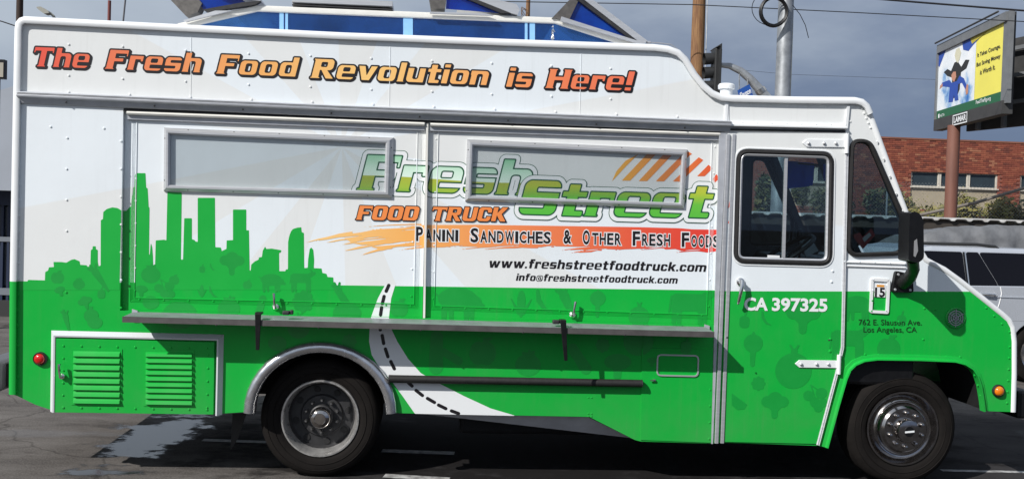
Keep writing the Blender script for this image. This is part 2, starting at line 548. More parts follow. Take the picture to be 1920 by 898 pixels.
class Field:
    """signed distance raster on the truck side (x along, z up)"""
    def __init__(s, x0, z0, x1, z1, cell=0.004):
        s.x0, s.z0, s.c = x0, z0, cell
        s.nx = int((x1 - x0) / cell) + 2; s.nz = int((z1 - z0) / cell) + 2
        s.D = np.full((s.nz, s.nx), 9.0)
    def window(s, x0, z0, x1, z1):
        i0 = max(0, int((x0 - s.x0) / s.c) - 1); i1 = min(s.nx, int((x1 - s.x0) / s.c) + 3)
        k0 = max(0, int((z0 - s.z0) / s.c) - 1); k1 = min(s.nz, int((z1 - s.z0) / s.c) + 3)
        X, Z = np.meshgrid(s.x0 + s.c * np.arange(i0, i1), s.z0 + s.c * np.arange(k0, k1))
        return (slice(k0, k1), slice(i0, i1)), X, Z
    def union(s, sl, d):
        s.D[sl] = np.minimum(s.D[sl], d)
    def poly(s, pts, m=0.05):
        xs = [p[0] for p in pts]; zs = [p[1] for p in pts]
        sl, X, Z = s.window(min(xs) - m, min(zs) - m, max(xs) + m, max(zs) + m)
        if X.size: s.union(sl, d_poly(X, Z, pts))
    def mesh(s, off=0.0, depth=None, lift=0.001):
        D = s.D - off
        ins = D < 0
        full = ins[:-1, :-1] & ins[:-1, 1:] & ins[1:, 1:] & ins[1:, :-1]
        anyi = ins[:-1, :-1] | ins[:-1, 1:] | ins[1:, 1:] | ins[1:, :-1]
        xc = s.x0 + s.c * (np.arange(s.nx - 1) + 0.5); zc = s.z0 + s.c * (np.arange(s.nz - 1) + 0.5)
        XC, ZC = np.meshgrid(xc, zc)
        Y = (depth(XC, ZC) if depth else np.zeros_like(XC)) - lift
        mb = MB(); c = s.c
        for k in range(s.nz - 1):
            row = full[k]
            if row.any():
                i = 0; yr = Y[k]
                idx = np.flatnonzero(row)
                st = idx[0]; pr = st
                runs = []
                for q in idx[1:]:
                    if q != pr + 1 or yr[q] != yr[st]:
                        runs.append((st, pr)); st = q
                    pr = q
                runs.append((st, pr))
                z0_, z1_ = s.z0 + c * k, s.z0 + c * (k + 1)
                for a, b in runs:
                    xa, xb, yy = s.x0 + c * a, s.x0 + c * (b + 1), yr[a]
                    mb.add([(xa, yy, z0_), (xb, yy, z0_), (xb, yy, z1_), (xa, yy, z1_)], [(0, 1, 2, 3)])
        ks, is_ = np.nonzero(anyi & ~full)
        for k, i in zip(ks.tolist(), is_.tolist()):
            cs = [(i, k), (i + 1, k), (i + 1, k + 1), (i, k + 1)]
            vals = [D[q[1], q[0]] for q in cs]
            pts = []
            for a in range(4):
                b = (a + 1) % 4
                pa, pb, va, vb = cs[a], cs[b], vals[a], vals[b]
                if va < 0: pts.append(pa)
                if (va < 0) != (vb < 0):
                    t = va / (va - vb)
                    pts.append((pa[0] + (pb[0] - pa[0]) * t, pa[1] + (pb[1] - pa[1]) * t))
            if len(pts) >= 3:
                yy = Y[k, i]
                mb.add([(s.x0 + c * p[0], yy, s.z0 + c * p[1]) for p in pts], [tuple(range(len(pts)))])
        return mb
    def build(s, name, m, parent, off=0.0, depth=None, lift=0.001):
        return s.mesh(off, depth, lift).build(name, m, parent, recalc=False)

# ---- squared italic display letters, cap height 1, x-height .74
B = 'b'; S = 's'
def G_(*ops): return ops
X_ = 0.74
GL = {
 'T': (0.98, [('+', 0, .80, .98, 1.0, .03), ('+', .34, 0, .64, .95, .02), ('+', 0, .70, .08, .95, .02), ('+', .90, .70, .98, .95, .02), ('+', .28, 0, .70, .07, .02)], None),
 'H': (1.00, [('+', 0, 0, .32, 1, .02), ('+', .68, 0, 1.0, 1, .02), ('+', .2, .42, .8, .62, 0), ('+', -.04, 0, .36, .07, .02), ('+', .64, 0, 1.04, .07, .02), ('+', -.04, .93, .36, 1, .02), ('+', .64, .93, 1.04, 1, .02)], None),
 'F': (0.86, [('+', 0, 0, .32, 1, .02), ('+', 0, .80, .86, 1, .02), ('+', .2, .40, .70, .58, .01), ('+', .79, .66, .86, .98, .02), ('+', -.05, 0, .37, .07, .02)], None),
 'R': (0.98, [('+', 0, .42, .88, 1, .20), ('+', 0, 0, .32, 1, .02), ('-', .32, .60, .58, .83, .05), ('p', (.34, .46), (.62, .46), (1.0, 0), (.64, 0)), ('+', -.05, 0, .38, .07, .02), ('+', -.05, .93, .3, 1, .02)], None),
 'h': (0.80, [('+', 0, -.5, .80, X_, .20), ('-', .28, -.8, .52, .56, .09), ('+', 0, -.2, .28, 1, .02), ('+', -.03, 0, .31, .06, .02), ('+', .49, 0, .83, .06, .02)], 0),
 'n': (0.80, [('+', 0, -.5, .80, X_, .20), ('-', .28, -.8, .52, .56, .09), ('+', -.03, .5, .28, X_, .02), ('+', 0, -.2, .28, .7, .02)], 0),
 'm': (1.26, [('+', 0, -.5, 1.26, X_, .20), ('-', .27, -.8, .50, .56, .08), ('-', .76, -.8, .99, .56, .08), ('+', 0, -.2, .27, X_, .02)], 0),
 'u': (0.80, [('+', 0, 0, .80, 1.3, .20), ('-', .28, .18, .52, 1.6, .09), ('+', .52, 0, .80, .5, .02)], 1),
 'e': (0.80, [('+', 0, 0, .80, X_, .20), ('-', .26, .42, .55, .61, .05), ('-', .26, .14, 1.2, .30, .03)], None),
 'c': (0.74, [('+', 0, 0, .74, X_, .20), ('-', .28, .16, .50, .58, .06), ('-', .40, .26, 1.2, .47, .03)], None),
 's': (0.74, [('+', 0, 0, .74, X_, .17), ('-', .25, .46, 1.0, .57, .03), ('-', -.3, .17, .49, .28, .03)], None),
 'o': (0.80, [('+', 0, 0, .80, X_, .20), ('-', .27, .16, .53, .58, .08)], None),
 'd': (0.80, [('+', 0, 0, .80, X_, .20), ('-', .27, .16, .52, .58, .08), ('+', .52, 0, .80, 1, .02)], None),
 'r': (0.62, [('+', 0, 0, .28, X_, .02), ('+', .1, .54, .62, X_, .04), ('+', .50, .44, .62, .72, .04), ('+', -.03, 0, .31, .06, .02)], None),
 'l': (0.28, [('+', 0, 0, .28, 1, .02), ('+', -.03, 0, .31, .06, .02)], None),
 'i': (0.28, [('+', 0, 0, .28, X_, .02), ('+', 0, .82, .28, 1, .02)], None),
 't': (0.60, [('+', .12, 0, .40, .95, .03), ('+', 0, .56, .60, X_, .02), ('+', .12, 0, .60, .18, .06)], None),
 'f': (0.60, [('+', .12, 0, .40, 1, .10), ('+', 0, .56, .56, X_, .02), ('+', .12, .82, .64, 1, .05)], None),
 'v': (0.84, [('p', (0, X_), (.30, X_), (.44, .28), (.56, X_), (.86, X_), (.60, 0), (.26, 0))], None),
 'w': (1.24, [('p', (0, X_), (.28, X_), (.38, .28), (.50, X_), (.76, X_), (.88, .28), (.98, X_), (1.26, X_), (1.03, 0), (.73, 0), (.63, .38), (.53, 0), (.23, 0))], None),
 'k': (0.82, [('+', 0, 0, .28, 1, .02), ('p', (.2, .30), (.50, X_), (.84, X_), (.56, .38), (.86, 0), (.52, 0), (.30, .30))], None),
 '!': (0.30, [('+', 0, .28, .30, 1, .03), ('+', 0, 0, .30, .18, .02)], None),
 '.': (0.24, [('+', 0, 0, .24, .19, .02)], None),
 '@': (0.95, [('+', 0, -.05, .95, .80, .28), ('-', .09, .04, .86, .71, .22), ('+', .25, .15, .70, .60, .14), ('-', .38, .26, .57, .49, .06), ('+', .60, .15, .90, .24, .03)], None),
 'S': (0.92, [('+', 0, 0, .92, 1, .20), ('-', .34, .66, 1.3, .79, .03), ('-', -.3, .20, .60, .34, .03)], None),
 'O': (0.92, [('+', 0, 0, .92, 1, .24), ('-', .32, .20, .60, .80, .08)], None),
 'D': (0.92, [('+', 0, 0, .92, 1, .24), ('+', 0, 0, .32, 1, .02), ('-', .32, .20, .60, .80, .08)], None),
 'U': (0.92, [('+', 0, 0, .92, 1.4, .24), ('-', .32, .20, .60, 1.6, .08)], 2),
 'C': (0.88, [('+', 0, 0, .88, 1, .24), ('-', .32, .20, .60, .80, .07), ('-', .45, .36, 1.3, .62, .03)], None),
 'K': (0.96, [('+', 0, 0, .32, 1, .02), ('p', (.2, .42), (.58, 1), (.96, 1), (.62, .52), (1.0, 0), (.60, 0), (.32, .42))], None),
}
SHEAR = 0.20
def word(field, text, x0, x1, zb0, zb1, cap, gap=0.10, shear=SHEAR, shrink=0.0):
    """set a word so that it fills x0..x1 on a base line from zb0 to zb1"""
    adv = []; w = 0.0
    for ch in text:
        adv.append(w); w += GL[ch][0] + gap
    w -= gap
    total = w + shear * 0.74
    sx = (x1 - x0) / total
    for ch, a in zip(text, adv):
        gw, ops, clip = GL[ch]
        xa = x0 + a * sx
        zb = zb0 + (zb1 - zb0) * (xa - x0) / max(1e-6, x1 - x0)
        sl, X, Z = field.window(xa - 0.12 * cap - 0.06, zb - 0.30 * cap - 0.06, xa + (gw + 0.45) * sx + 0.06, zb + 1.15 * cap + 0.06)
        v = (Z - zb) / cap
        u = (X - xa) / sx - shear * v
        k = cap                       # distances in metres (anisotropy is mild)
        kx = sx / cap
        d = np.full(X.shape, 9.0)
        for op in ops:
            if op[0] == 'p':
                q = d_poly(u * kx, v, [(p[0] * kx, p[1]) for p in op[1:]])
                d = np.minimum(d, q)
            else:
                q = d_box(u * kx, v, op[1] * kx, op[2], op[3] * kx, op[4], min(op[5], 0.49 * abs(op[3] - op[1]) * kx))
                d = np.minimum(d, q) if op[0] == '+' else np.maximum(d, -q)
        if clip == 0: d = np.maximum(d, -v)
        if clip == 1: d = np.maximum(d, v - X_)
        if clip == 2: d = np.maximum(d, v - 1)
        field.union(sl, d * k + shrink)

FONT_CACHE = {}
def font_mesh(text, bold=0.0):
    """triangles of the built-in font, unit size"""
    key = (text, bold)
    if key in FONT_CACHE: return FONT_CACHE[key]
    cu = bpy.data.curves.new('t', 'FONT'); cu.body = text; cu.size = 1.0; cu.offset = bold
    cu.fill_mode = 'FRONT'; cu.resolution_u = 3
    ob = bpy.data.objects.new('t', cu); COL.objects.link(ob)
    dg = bpy.context.evaluated_depsgraph_get(); dg.update()
    me = bpy.data.meshes.new_from_object(ob.evaluated_get(dg))
    vs = [(v.co.x, v.co.y) for v in me.vertices]; fs = [tuple(p.vertices) for p in me.polygons]
    bpy.data.objects.remove(ob); bpy.data.curves.remove(cu); bpy.data.meshes.remove(me)
    FONT_CACHE[key] = (vs, fs)
    return vs, fs

def font_fit(mb, text, c00, c10, c01, nrm, bold=0.0, ref=None, mi=0, grow=0.0):
    """map text so its bounding box fills the parallelogram c00 (bottom left), c10 (bottom right), c01 (top left), lifted along nrm"""
    vs, fs = font_mesh(text, bold)
    rv, _ = font_mesh(text, 0.0) if ref is None else font_mesh(ref, 0.0)
    xs = [v[0] for v in font_mesh(text, 0.0)[0]]; zs = [v[1] for v in rv]
    xa, xb, za, zb = min(xs), max(xs), min(zs), max(zs)
    c00, c10, c01 = Vector(c00), Vector(c10), Vector(c01)
    out = []
    for x, z in vs:
        u, v = (x - xa) / (xb - xa), (z - za) / (zb - za)
        out.append(c00 + (c10 - c00) * u + (c01 - c00) * v + Vector(nrm))
    mb.add(out, fs, mi)

# ================================================================== FOOD TRUCK
TW = 2.2          # truck width
PY = 0.035        # service hatch panels are set back this far
truck = empty('food_truck', (0, 0, 0))
tag(truck, 'green and white food truck with a painted skyline and closed serving hatches', 'food truck')

REAR_C = W(600, 786, 0.09); FRONT_C = W(1692, 803, 0.05)
TR = 0.412
arch_rear = [(601 + 143 * math.cos(R_(a)), 772 - 132 * math.sin(R_(a))) for a in range(0, 181, 9)]      # right to left
arch_front = [(1843, 770), (1841, 752), (1836, 722), (1830, 704), (1821, 691), (1807, 682), (1788, 677), (1720, 674), (1642, 673), (1618, 676), (1602, 683), (1592, 693), (1585, 709), (1570, 760), (1549, 838)]
roof_px = [(20.5, 738), (22, 527), (26, 300), (31, 56), (33, 44), (39, 37), (48, 34), (340, 49), (640, 64), (940, 76), (1225, 86), (1252, 89), (1272, 96), (1287, 110), (1304, 138), (1320, 158), (1336, 172), (1352, 179), (1370, 181), (1490, 184), (1602, 185), (1616, 188), (1627, 197), (1634, 212)]
shield_px = [(1647, 248), (1684, 350), (1706, 408), (1722, 448), (1730, 470), (1738, 484)]
hood_px = [(1752, 492), (1772, 502), (1800, 522), (1840, 553), (1880, 585), (1894, 597), (1902, 612), (1905, 640), (1905, 700), (1903, 772)]
outline_px = roof_px + shield_px + hood_px + arch_front + [(1531, 835), (1353, 829), (1335, 831), (1201, 827), (1190, 824), (1105, 781), (746, 774)] + arch_rear + [(412, 775), (105, 771), (66, 758), (33, 742)]
outline = PL(outline_px)
opening = PL([(231, 206), (1352, 246), (1341, 610), (225, 582)])
door_glass = rpoly(PL([(1381, 280), (1562, 286), (1558, 498), (1375, 493)]), 0.085, 7)
quarter_glass = rpoly(PL([(1594, 261), (1632, 262), (1700, 418), (1694, 478), (1586, 482)]), [0.11, 0.10, 0.10, 0.08, 0.09], 7)

MB().plate(outline, 0.0, 0.03, [opening, door_glass, quarter_glass]).build('side_wall', WRAP, truck)
MB().plate(outline, TW - 0.03, TW, [door_glass, quarter_glass]).build('side_wall', WRAP, truck)

# skin over roof, front and back
skin = [(-0.03, 0.03), (0.0, 0.03), (0.0, TW - 0.03), (-0.03, TW - 0.03)]
MB().sweep(PL(roof_px), skin).build('roof_skin', WHITE, truck)
MB().sweep(PL(hood_px), skin).build('hood', WRAP, truck)
# windscreen in two panes with pillars
ws = PL([roof_px[-1]] + shield_px + [hood_px[0]])
for (ya, yb) in ((0.03, 0.10), (TW - 0.10, TW - 0.03), (TW / 2 - 0.03, TW / 2 + 0.03)):
    MB().sweep(ws, [(-0.045, ya), (0.0, ya), (0.0, yb), (-0.045, yb)]).build('windscreen_pillar', INTER, truck)  # cab shade put into the dark colour of these white pillars
CABGL = glass('cab_glass', (0.74, 0.82, 0.85))
for ya, yb in ((0.10, TW / 2 - 0.03), (TW / 2 + 0.03, TW - 0.10)):
    MB().sweep([ws[0], ws[-1]], [(-0.022, ya), (-0.016, ya), (-0.016, yb), (-0.022, yb)]).build('windscreen', CABGL, truck)

# ---- depth of the printed surface at a point of the side
XO0 = (W(231, 206).x + W(225, 582).x) / 2; XO1 = (W(1352, 246).x + W(1341, 610).x) / 2
ZB = lambda X: opening[3][1] + (opening[2][1] - opening[3][1]) * (X - XO0) / (XO1 - XO0)
ZT = lambda X: opening[0][1] + (opening[1][1] - opening[0][1]) * (X - XO0) / (XO1 - XO0)
XD0, XD1 = W(1361, 540).x, W(1577, 540).x
def depth(X, Z):
    inp = (X > XO0) & (X < XO1) & (Z > ZB(X)) & (Z < ZT(X))
    dr = (X > XD0) & (X < XD1)
    return np.where(inp, PY, np.where(dr, -0.008, 0.0))

# ---- serving hatches (two drop panels) with picture windows
panels = []
for k, q in enumerate(([(231, 206), (799, 227), (792, 598), (225, 582)], [(801, 227), (1352, 246), (1341, 610), (794, 598)])):
    quad = PL(q)
    p = MB().plate(quad, PY, PY + 0.03).build('serving_hatch', WRAP, truck)
    panels.append(p)
    # pressed border of the hatch
    if k == 0:
        inner = PL([(257, 222), (783, 242), (776, 570), (252, 558)], PY)
        wq = [(306, 239), (738, 258), (735, 371), (305, 358)]
        win = [(318, 252), (723, 269), (720, 358), (318, 347)]
    else:
        inner = PL([(822, 244), (1335, 262), (1325, 590), (814, 573)], PY)
        wq = [(876, 261), (1290, 280), (1284, 391), (872, 377)]
        win = [(888, 274), (1279, 292), (1274, 380), (884, 367)]
    MB().sweep(inner, [(-0.004, 0), (-0.002, -0.005), (0.002, -0.005), (0.004, 0)], closed=True, y=PY).build('border_bead', WRAP, p)
    for g in (0.011, 0.019, 0.027):
        MB().sweep(inner, [(g - 0.0016, 0), (g, -0.003), (g + 0.0016, 0)], closed=True, y=PY).build('border_flute', WRAP, p)
    # picture frame round the window
    o4, i4 = PL(wq, PY - 0.03), PL(win, PY - 0.03)
    f = MB()
    for a in range(4):
        b = (a + 1) % 4
        O0, O1, I0, I1 = Vector(o4[a]), Vector(o4[b]), Vector(i4[a]), Vector(i4[b])
        ring = []
        for (t, y) in ((0.0, 0.0), (0.0, -0.012), (0.22, -0.022), (0.5, -0.034), (0.78, -0.034), (1.0, -0.024), (1.0, 0.0)):
            ring.append((O0.lerp(I0, t), O1.lerp(I1, t), y))
        vs = [(r[0].x, PY + r[2], r[0].y) for r in ring] + [(r[1].x, PY + r[2], r[1].y) for r in ring]
        n_ = len(ring)
        f.add(vs, [(j, (j + 1) % n_, n_ + (j + 1) % n_, n_ + j) for j in range(n_)])
    fw = f.build('window_frame', ALU, p)
    MB().plate(i4, PY - 0.012, PY - 0.009).build('window_pane', glass('tinted_screen', (0.895, 0.91, 0.915), rough=0.12), p)
    sc = MB()
    for a in range(4):
        b = (a + 1) % 4
        n_ = 5 if a % 2 == 0 else 2
        for j in range(n_):
            t = (j + 0.5) / n_ if a % 2 == 0 else 0.15 + 0.7 * j
            c = Vector(o4[a]).lerp(Vector(o4[b]), t) * 0.72 + Vector(i4[a]).lerp(Vector(i4[b]), t) * 0.28
            sc.lathe([(0.006, -0.016), (0.006, -0.0235), (0.0, -0.025)], (c.x, PY, c.y), 6)
    o_ = sc.build('frame_screw', DARKST, fw); o_['kind'] = 'stuff'
    # hinge extrusion on top
    h0, h1 = ((238, 212), (796, 233)) if k == 0 else ((807, 234), (1350, 252))
    hp = PL([h0, h1])
    MB().sweep(hp, [(0.014, PY), (0.014, 0.004), (0.009, -0.008), (0.0, -0.013), (-0.009, -0.008), (-0.013, 0.004), (-0.013, PY)]).build('hinge_rail', CREAMW, p, smooth=True)
    MB().sweep([(a[0], a[1] - 0.028) for a in hp], [(0.015, PY), (0.015, 0.014), (-0.012, 0.014), (-0.016, 0.02), (-0.016, PY)]).build('hinge_leaf', ALUD, p)
# overlap bar between the hatches
MB().plate(PL([(799, 232), (803, 232), (797, 598), (793, 598)]), 0.004, PY).build('hatch_overlap_bar', CREAMW, truck)
# black seal above the hinge
MB().sweep(PL([(232, 205.5), (1353, 245.5)]), [(0.008, 0.0), (0.008, -0.004), (-0.010, -0.004), (-0.010, 0.03)]).build('hinge_seal', BLACK, truck)
# drip rail
MB().sweep(PL([(37, 176), (640, 202), (1000, 216), (1368, 231)]), [(0.014, 0.0), (0.014, -0.026), (0.006, -0.040), (-0.014, -0.052), (-0.022, -0.050), (-0.030, -0.030), (-0.060, -0.018), (-0.064, -0.014), (-0.064, 0.0)]).build('drip_rail', ALUD, truck)
rg = MB()
for g in (0.004, -0.003, -0.010):
    rg.sweep(PL([(37, 176), (640, 202), (1000, 216), (1368, 231)]), [(g - 0.002, -0.040), (g - 0.001, -0.0535 + abs(g) * 0.2), (g + 0.0015, -0.051), (g + 0.002, -0.036)])
rg.build('drip_rail_rib', ALU, truck)

# ---- rounded edge moulding on roof and back
mould = [(-0.040, 0.0), (-0.040, -0.028), (-0.034, -0.031), (-0.020, -0.034), (-0.006, -0.030), (0.006, -0.018), (0.010, 0.0), (0.010, 0.05), (0.0, 0.05)]
split = PL([(22, 527)])[0]
path = PL(roof_px)
MB().sweep(path[1:], mould).build('edge_moulding', WHITE, truck, smooth=True, angle=42)
MB().sweep([path[0], path[1]], mould).build('edge_moulding', GRINK, truck, smooth=True, angle=60)
pm = [(-0.032, 0.0), (-0.030, -0.005), (-0.014, -0.011), (0.002, -0.008), (0.006, 0.0), (0.006, 0.04), (0.0, 0.04)]
MB().sweep(PL([roof_px[-1]] + shield_px + hood_px), pm).build('front_moulding', WHITE, truck, smooth=True, angle=60)

# ---- cab door
door_px = [(1364, 250), (1586, 250), (1577, 650), (1566, 700), (1531, 831), (1352, 827)]
dpan = MB().plate(PL(door_px), -0.008, 0.0, [door_glass]).build('cab_door', WRAP, truck)
post = MB()
for xa in (1341, 1352):
    post.plate(PL([(xa + 21 - 1, 252), (xa + 21 + 5.5, 252), (xa + 4.5, 830), (xa - 2, 830)]), -0.022 if xa == 1341 else -0.016, 0.0)
post.build('door_post', ALU, truck, bevel=0.003)
MB().plate(PL([(1348, 250), (1361, 250), (1336, 831), (1333, 831)]), -0.010, 0.0).build('door_post_flange', ALUD, truck)
MB().sweep(PL([(1587, 250), (1578, 650), (1567, 700), (1532, 833)]), [(-0.010, 0), (-0.010, -0.012), (-0.003, -0.018), (0.004, -0.012), (0.010, -0.02), (0.014, 0.0)]).build('door_edge_trim', ALU, truck, smooth=True)
MB().sweep(PL([(1358, 188), (1366, 188)]), [(0, -0.006), (0.0, 0.0), (-0.16, 0), (-0.16, -0.006)]).build('roof_joint_strip', WHITE, truck)
MB().plate(PL([(1360, 193), (1365, 193), (1363, 228), (1358, 228)]), -0.010, 0.0).build('joint_cover', WHITE, truck)
MB().plate(PL([(1587, 200), (1592, 200), (1588, 244), (1583, 244)]), -0.014, 0.0).build('joint_cover', WHITE, truck)
MB().sweep(PL([(1366, 231), (1586, 236)]), [(0.012, 0), (0.012, -0.012), (-0.006, -0.016), (-0.012, -0.034), (-0.022, -0.034), (-0.026, -0.012), (-0.034, 0.0)]).build('door_gutter', WHITE, truck)
MB().sweep(PL([(1368, 243), (1584, 247)]), [(0.006, 0), (0.006, -0.014), (-0.006, -0.014), (-0.006, 0)]).build('door_seal', BLACK, truck)
# gaskets, frames, panes
GASK = [(-0.028, 0.015), (-0.028, -0.012), (-0.018, -0.022), (0.0, -0.018), (0.004, 0.0)]
def inset(poly, d):
    pts = [Vector(p) for p in poly]; n = len(pts); out = []
    area = sum(pts[i - 1].x * pts[i].y - pts[i].x * pts[i - 1].y for i in range(n))
    s = 1 if area > 0 else -1
    for i in range(n):
        e1 = (pts[i] - pts[i - 1]); e2 = (pts[(i + 1) % n] - pts[i])
        if e1.length < 1e-7: e1 = e2
        if e2.length < 1e-7: e2 = e1
        e1.normalize(); e2.normalize()
        nn = (Vector((-e1.y, e1.x)) + Vector((-e2.y, e2.x))).normalized() * s
        out.append((pts[i].x + nn.x * d, pts[i].y + nn.y * d))
    return out
def clean(poly):
    out = []
    for p in poly:
        if not out or (Vector(p) - Vector(out[-1])).length > 1e-4: out.append(p)
    if (Vector(out[0]) - Vector(out[-1])).length < 1e-4: out.pop()
    return out
def ccw(poly):
    a = sum(poly[i - 1][0] * poly[i][1] - poly[i][0] * poly[i - 1][1] for i in range(len(poly)))
    return poly if a > 0 else poly[::-1]
dg_, qg_ = ccw(clean(door_glass)), ccw(clean(quarter_glass))
gsk = [(-q, y) for q, y in GASK]        # ccw path: left normal points inwards
MB().sweep(dg_, gsk, closed=True).build('window_gasket', RUBBER, dpan, smooth=True)
MB().sweep(dg_, [(-0.004, 0), (-0.006, -0.014), (-0.014, -0.014), (-0.018, -0.006)], closed=True).build('window_rim', WHITE, dpan, smooth=True)
dfr = inset(dg_, 0.026)
MB().sweep(dfr, [(0, 0.012), (0.0, -0.010), (0.008, -0.016), (0.019, -0.010), (0.019, 0.012)], closed=True).build('sash_frame', ALU, dpan, smooth=True)
MB().plate(PL([(1471, 297), (1476, 297), (1471, 489), (1466, 489)]), -0.012, 0.014).build('sash_bar', ALU, dpan)
MB().plate(inset(dfr, 0.012), 0.002, 0.006).build('window_pane', CABGL, dpan)
MB().plate(PL([(1439, 478), (1461, 479), (1461, 484), (1439, 483)]), -0.010, -0.001).build('sash_latch', WHITE, dpan)
for yy, sgn in ((0, 1), (TW, -1)):
    if sgn < 0:
        MB().sweep(dg_, [(q, -y) for q, y in gsk], closed=True, y=TW).build('window_gasket', RUBBER, truck)
        MB().plate(inset(dg_, 0.02), TW - 0.01, TW - 0.006).build('window_pane', CABGL, truck)
    MB().sweep(qg_, [(q, y * sgn) for q, y in gsk], closed=True, y=yy).build('window_gasket', RUBBER, truck, smooth=True)
    MB().plate(inset(qg_, 0.02), yy + sgn * 0.002, yy + sgn * 0.006).build('quarter_window_pane', CABGL, truck)
# printed sticker inside the quarter window: red angular emblem
MB().plate(PL([(1597, 441), (1612, 436), (1618, 444), (1634, 428), (1641, 441), (1618, 467)], 0.008), 0.008, 0.010).build('window_sticker', mat('red_sticker', (0.06, 0.009, 0.010), 0.5), truck)
MB().plate(PL([(1617, 447), (1630, 436), (1634, 441), (1621, 454)], 0.006), 0.0062, 0.0078).build('window_sticker', mat('pale_sticker', (0.10, 0.10, 0.11), 0.5), truck)
# moulding below the quarter window
for yy, th in ((493, 0.016), (500, 0.012)):
    MB().sweep(PL([(1580, yy - 2), (1697, yy + 2)]), [(0.008, 0), (0.008, -th * 0.6), (0.0, -th), (-0.008, -th * 0.6), (-0.008, 0)]).build('waist_moulding', WHITE, truck)
# hinges
for (xa, xb, yc, sk) in ((1503, 1590, 269, 0.0), (1489, 1575, 681, 0.0)):
    h = MB().plate(PL([(xa, yc), (xa + 8, yc - 7), (xb, yc - 6), (xb, yc + 8), (xa + 8, yc + 7)]), -0.018, -0.008).build('hinge', WHITE, dpan, bevel=0.002)
    c0, c1 = W(xb - 4, yc - 17), W(xb - 5, yc + 19)
    MB().tube([(c0.x, -0.022, c0.z), (c1.x, -0.022, c1.z)], 0.015, 10).build('hinge_barrel', WHITE, h, smooth=True)
    for bx in (xa + 11, xa + 40, xa + 62):
        c = W(bx, yc + 0.5)
        MB().lathe([(0.011, -0.018), (0.011, -0.026), (0.006, -0.031), (0, -0.032)], (c.x, 0, c.z), 8).build('hinge_bolt', ALU, h, smooth=True)
# door handle
hd = MB()
c = W(1387, 528)
hd.lathe([(0.030, -0.008), (0.028, -0.02), (0.018, -0.026), (0.017, -0.055), (0.0, -0.06)], (c.x, 0, c.z), 14)
e = W(1385, 570, -0.06)
hd.tube([(c.x, -0.05, c.z + 0.012), (c.x - 0.002, -0.062, c.z - 0.03), (e.x, -0.06, e.z + 0.02), (e.x - 0.002, -0.052, e.z)], [0.016, 0.014, 0.011, 0.008], 10)
hd.build('door_handle', CHROME, dpan, smooth=True)

# ---- slim shelf under the hatches
SP = 0.225
s0, s1 = W(227, 587), W(1343, 616)
s0.x = W(230, 590, -SP).x; s1.x = W(1339, 620, -SP).x
sh = MB()
sh.hexa([(s0.x, -SP, s0.z - 0.022), (s1.x, -SP, s1.z - 0.022), (s1.x, 0.0, s1.z - 0.010), (s0.x, 0.0, s0.z - 0.010)],
        [(s0.x, -SP, s0.z + 0.002), (s1.x, -SP, s1.z + 0.002), (s1.x, 0.0, s1.z + 0.012), (s0.x, 0.0, s0.z + 0.012)])
shelf = sh.build('counter_shelf', mat('shelf_metal', (0.29, 0.30, 0.33), 0.45, 0.25, noise=0.25, nscale=9), truck, bevel=0.003)
lip = MB()
lip.hexa([(s0.x, -SP - 0.008, s0.z - 0.034), (s1.x, -SP - 0.008, s1.z - 0.034), (s1.x, -SP - 0.001, s1.z - 0.034), (s0.x, -SP - 0.001, s0.z - 0.034)],
         [(s0.x, -SP - 0.008, s0.z + 0.004), (s1.x, -SP - 0.008, s1.z + 0.004), (s1.x, -SP - 0.001, s1.z + 0.004), (s0.x, -SP - 0.001, s0.z + 0.004)])
lip.build('shelf_lip', mat('dirty_aluminium', (0.115, 0.105, 0.105), 0.6, 0.3, noise=0.35, nscale=9), shelf)
for p_ in (s0, s1):
    q = p_.x
    MB().plate([(q - 0.006, p_.z + 0.03), (q + 0.03, p_.z + 0.02), (q + 0.03, p_.z - 0.05), (q - 0.006, p_.z - 0.05)], -0.012, -0.001).build('shelf_bracket', ALUD, shelf)
# hanging straps, clips and T handles
for (px, y0, y1, lean) in ((484, 588, 656, -1), (1056, 602, 676, 5)):
    a, b = W(px, y0, -SP - 0.012), W(px + lean, y1, -SP - 0.012)
    st = MB()
    st.hexa([(b.x - 0.012, -SP - 0.016, b.z), (b.x + 0.012, -SP - 0.016, b.z), (b.x + 0.012, -SP - 0.010, b.z), (b.x - 0.012, -SP - 0.010, b.z)],
            [(a.x - 0.02, -SP - 0.018, a.z), (a.x + 0.02, -SP - 0.018, a.z), (a.x + 0.02, -SP - 0.010, a.z), (a.x - 0.02, -SP - 0.010, a.z)])
    st.box((a.x - 0.022, -SP - 0.012, a.z - 0.006), (a.x + 0.022, -SP + 0.06, a.z + 0.008))
    st.build('rubber_strap', BLACK, truck, bevel=0.003)
for px, py in ((541, 586), (1045, 603)):
    a = W(px, py, -0.15)
    MB().box((a.x - 0.035, -0.19, a.z - 0.012), (a.x + 0.01, -0.14, a.z + 0.014)).box((a.x + 0.01, -0.18, a.z - 0.01), (a.x + 0.034, -0.15, a.z + 0.02)).build('hatch_clip', DARKST, truck, bevel=0.006)
for px, py in ((517, 575), (1073, 590)):
    a = W(px, py, PY)
    t = MB().lathe([(0.024, 0.0), (0.022, -0.012), (0.012, -0.02), (0.011, -0.045), (0, -0.047)], (a.x, PY, a.z), 12)
    t.tube([(a.x, PY - 0.04, a.z - 0.01), (a.x - 0.004 if px < 800 else a.x + 0.006, PY - 0.045, a.z + 0.05), (a.x - 0.008 if px < 800 else a.x + 0.014, PY - 0.04, a.z + 0.095)], [0.010, 0.009, 0.011], 8)
    t.build('latch_handle', CHROME, truck, smooth=True)

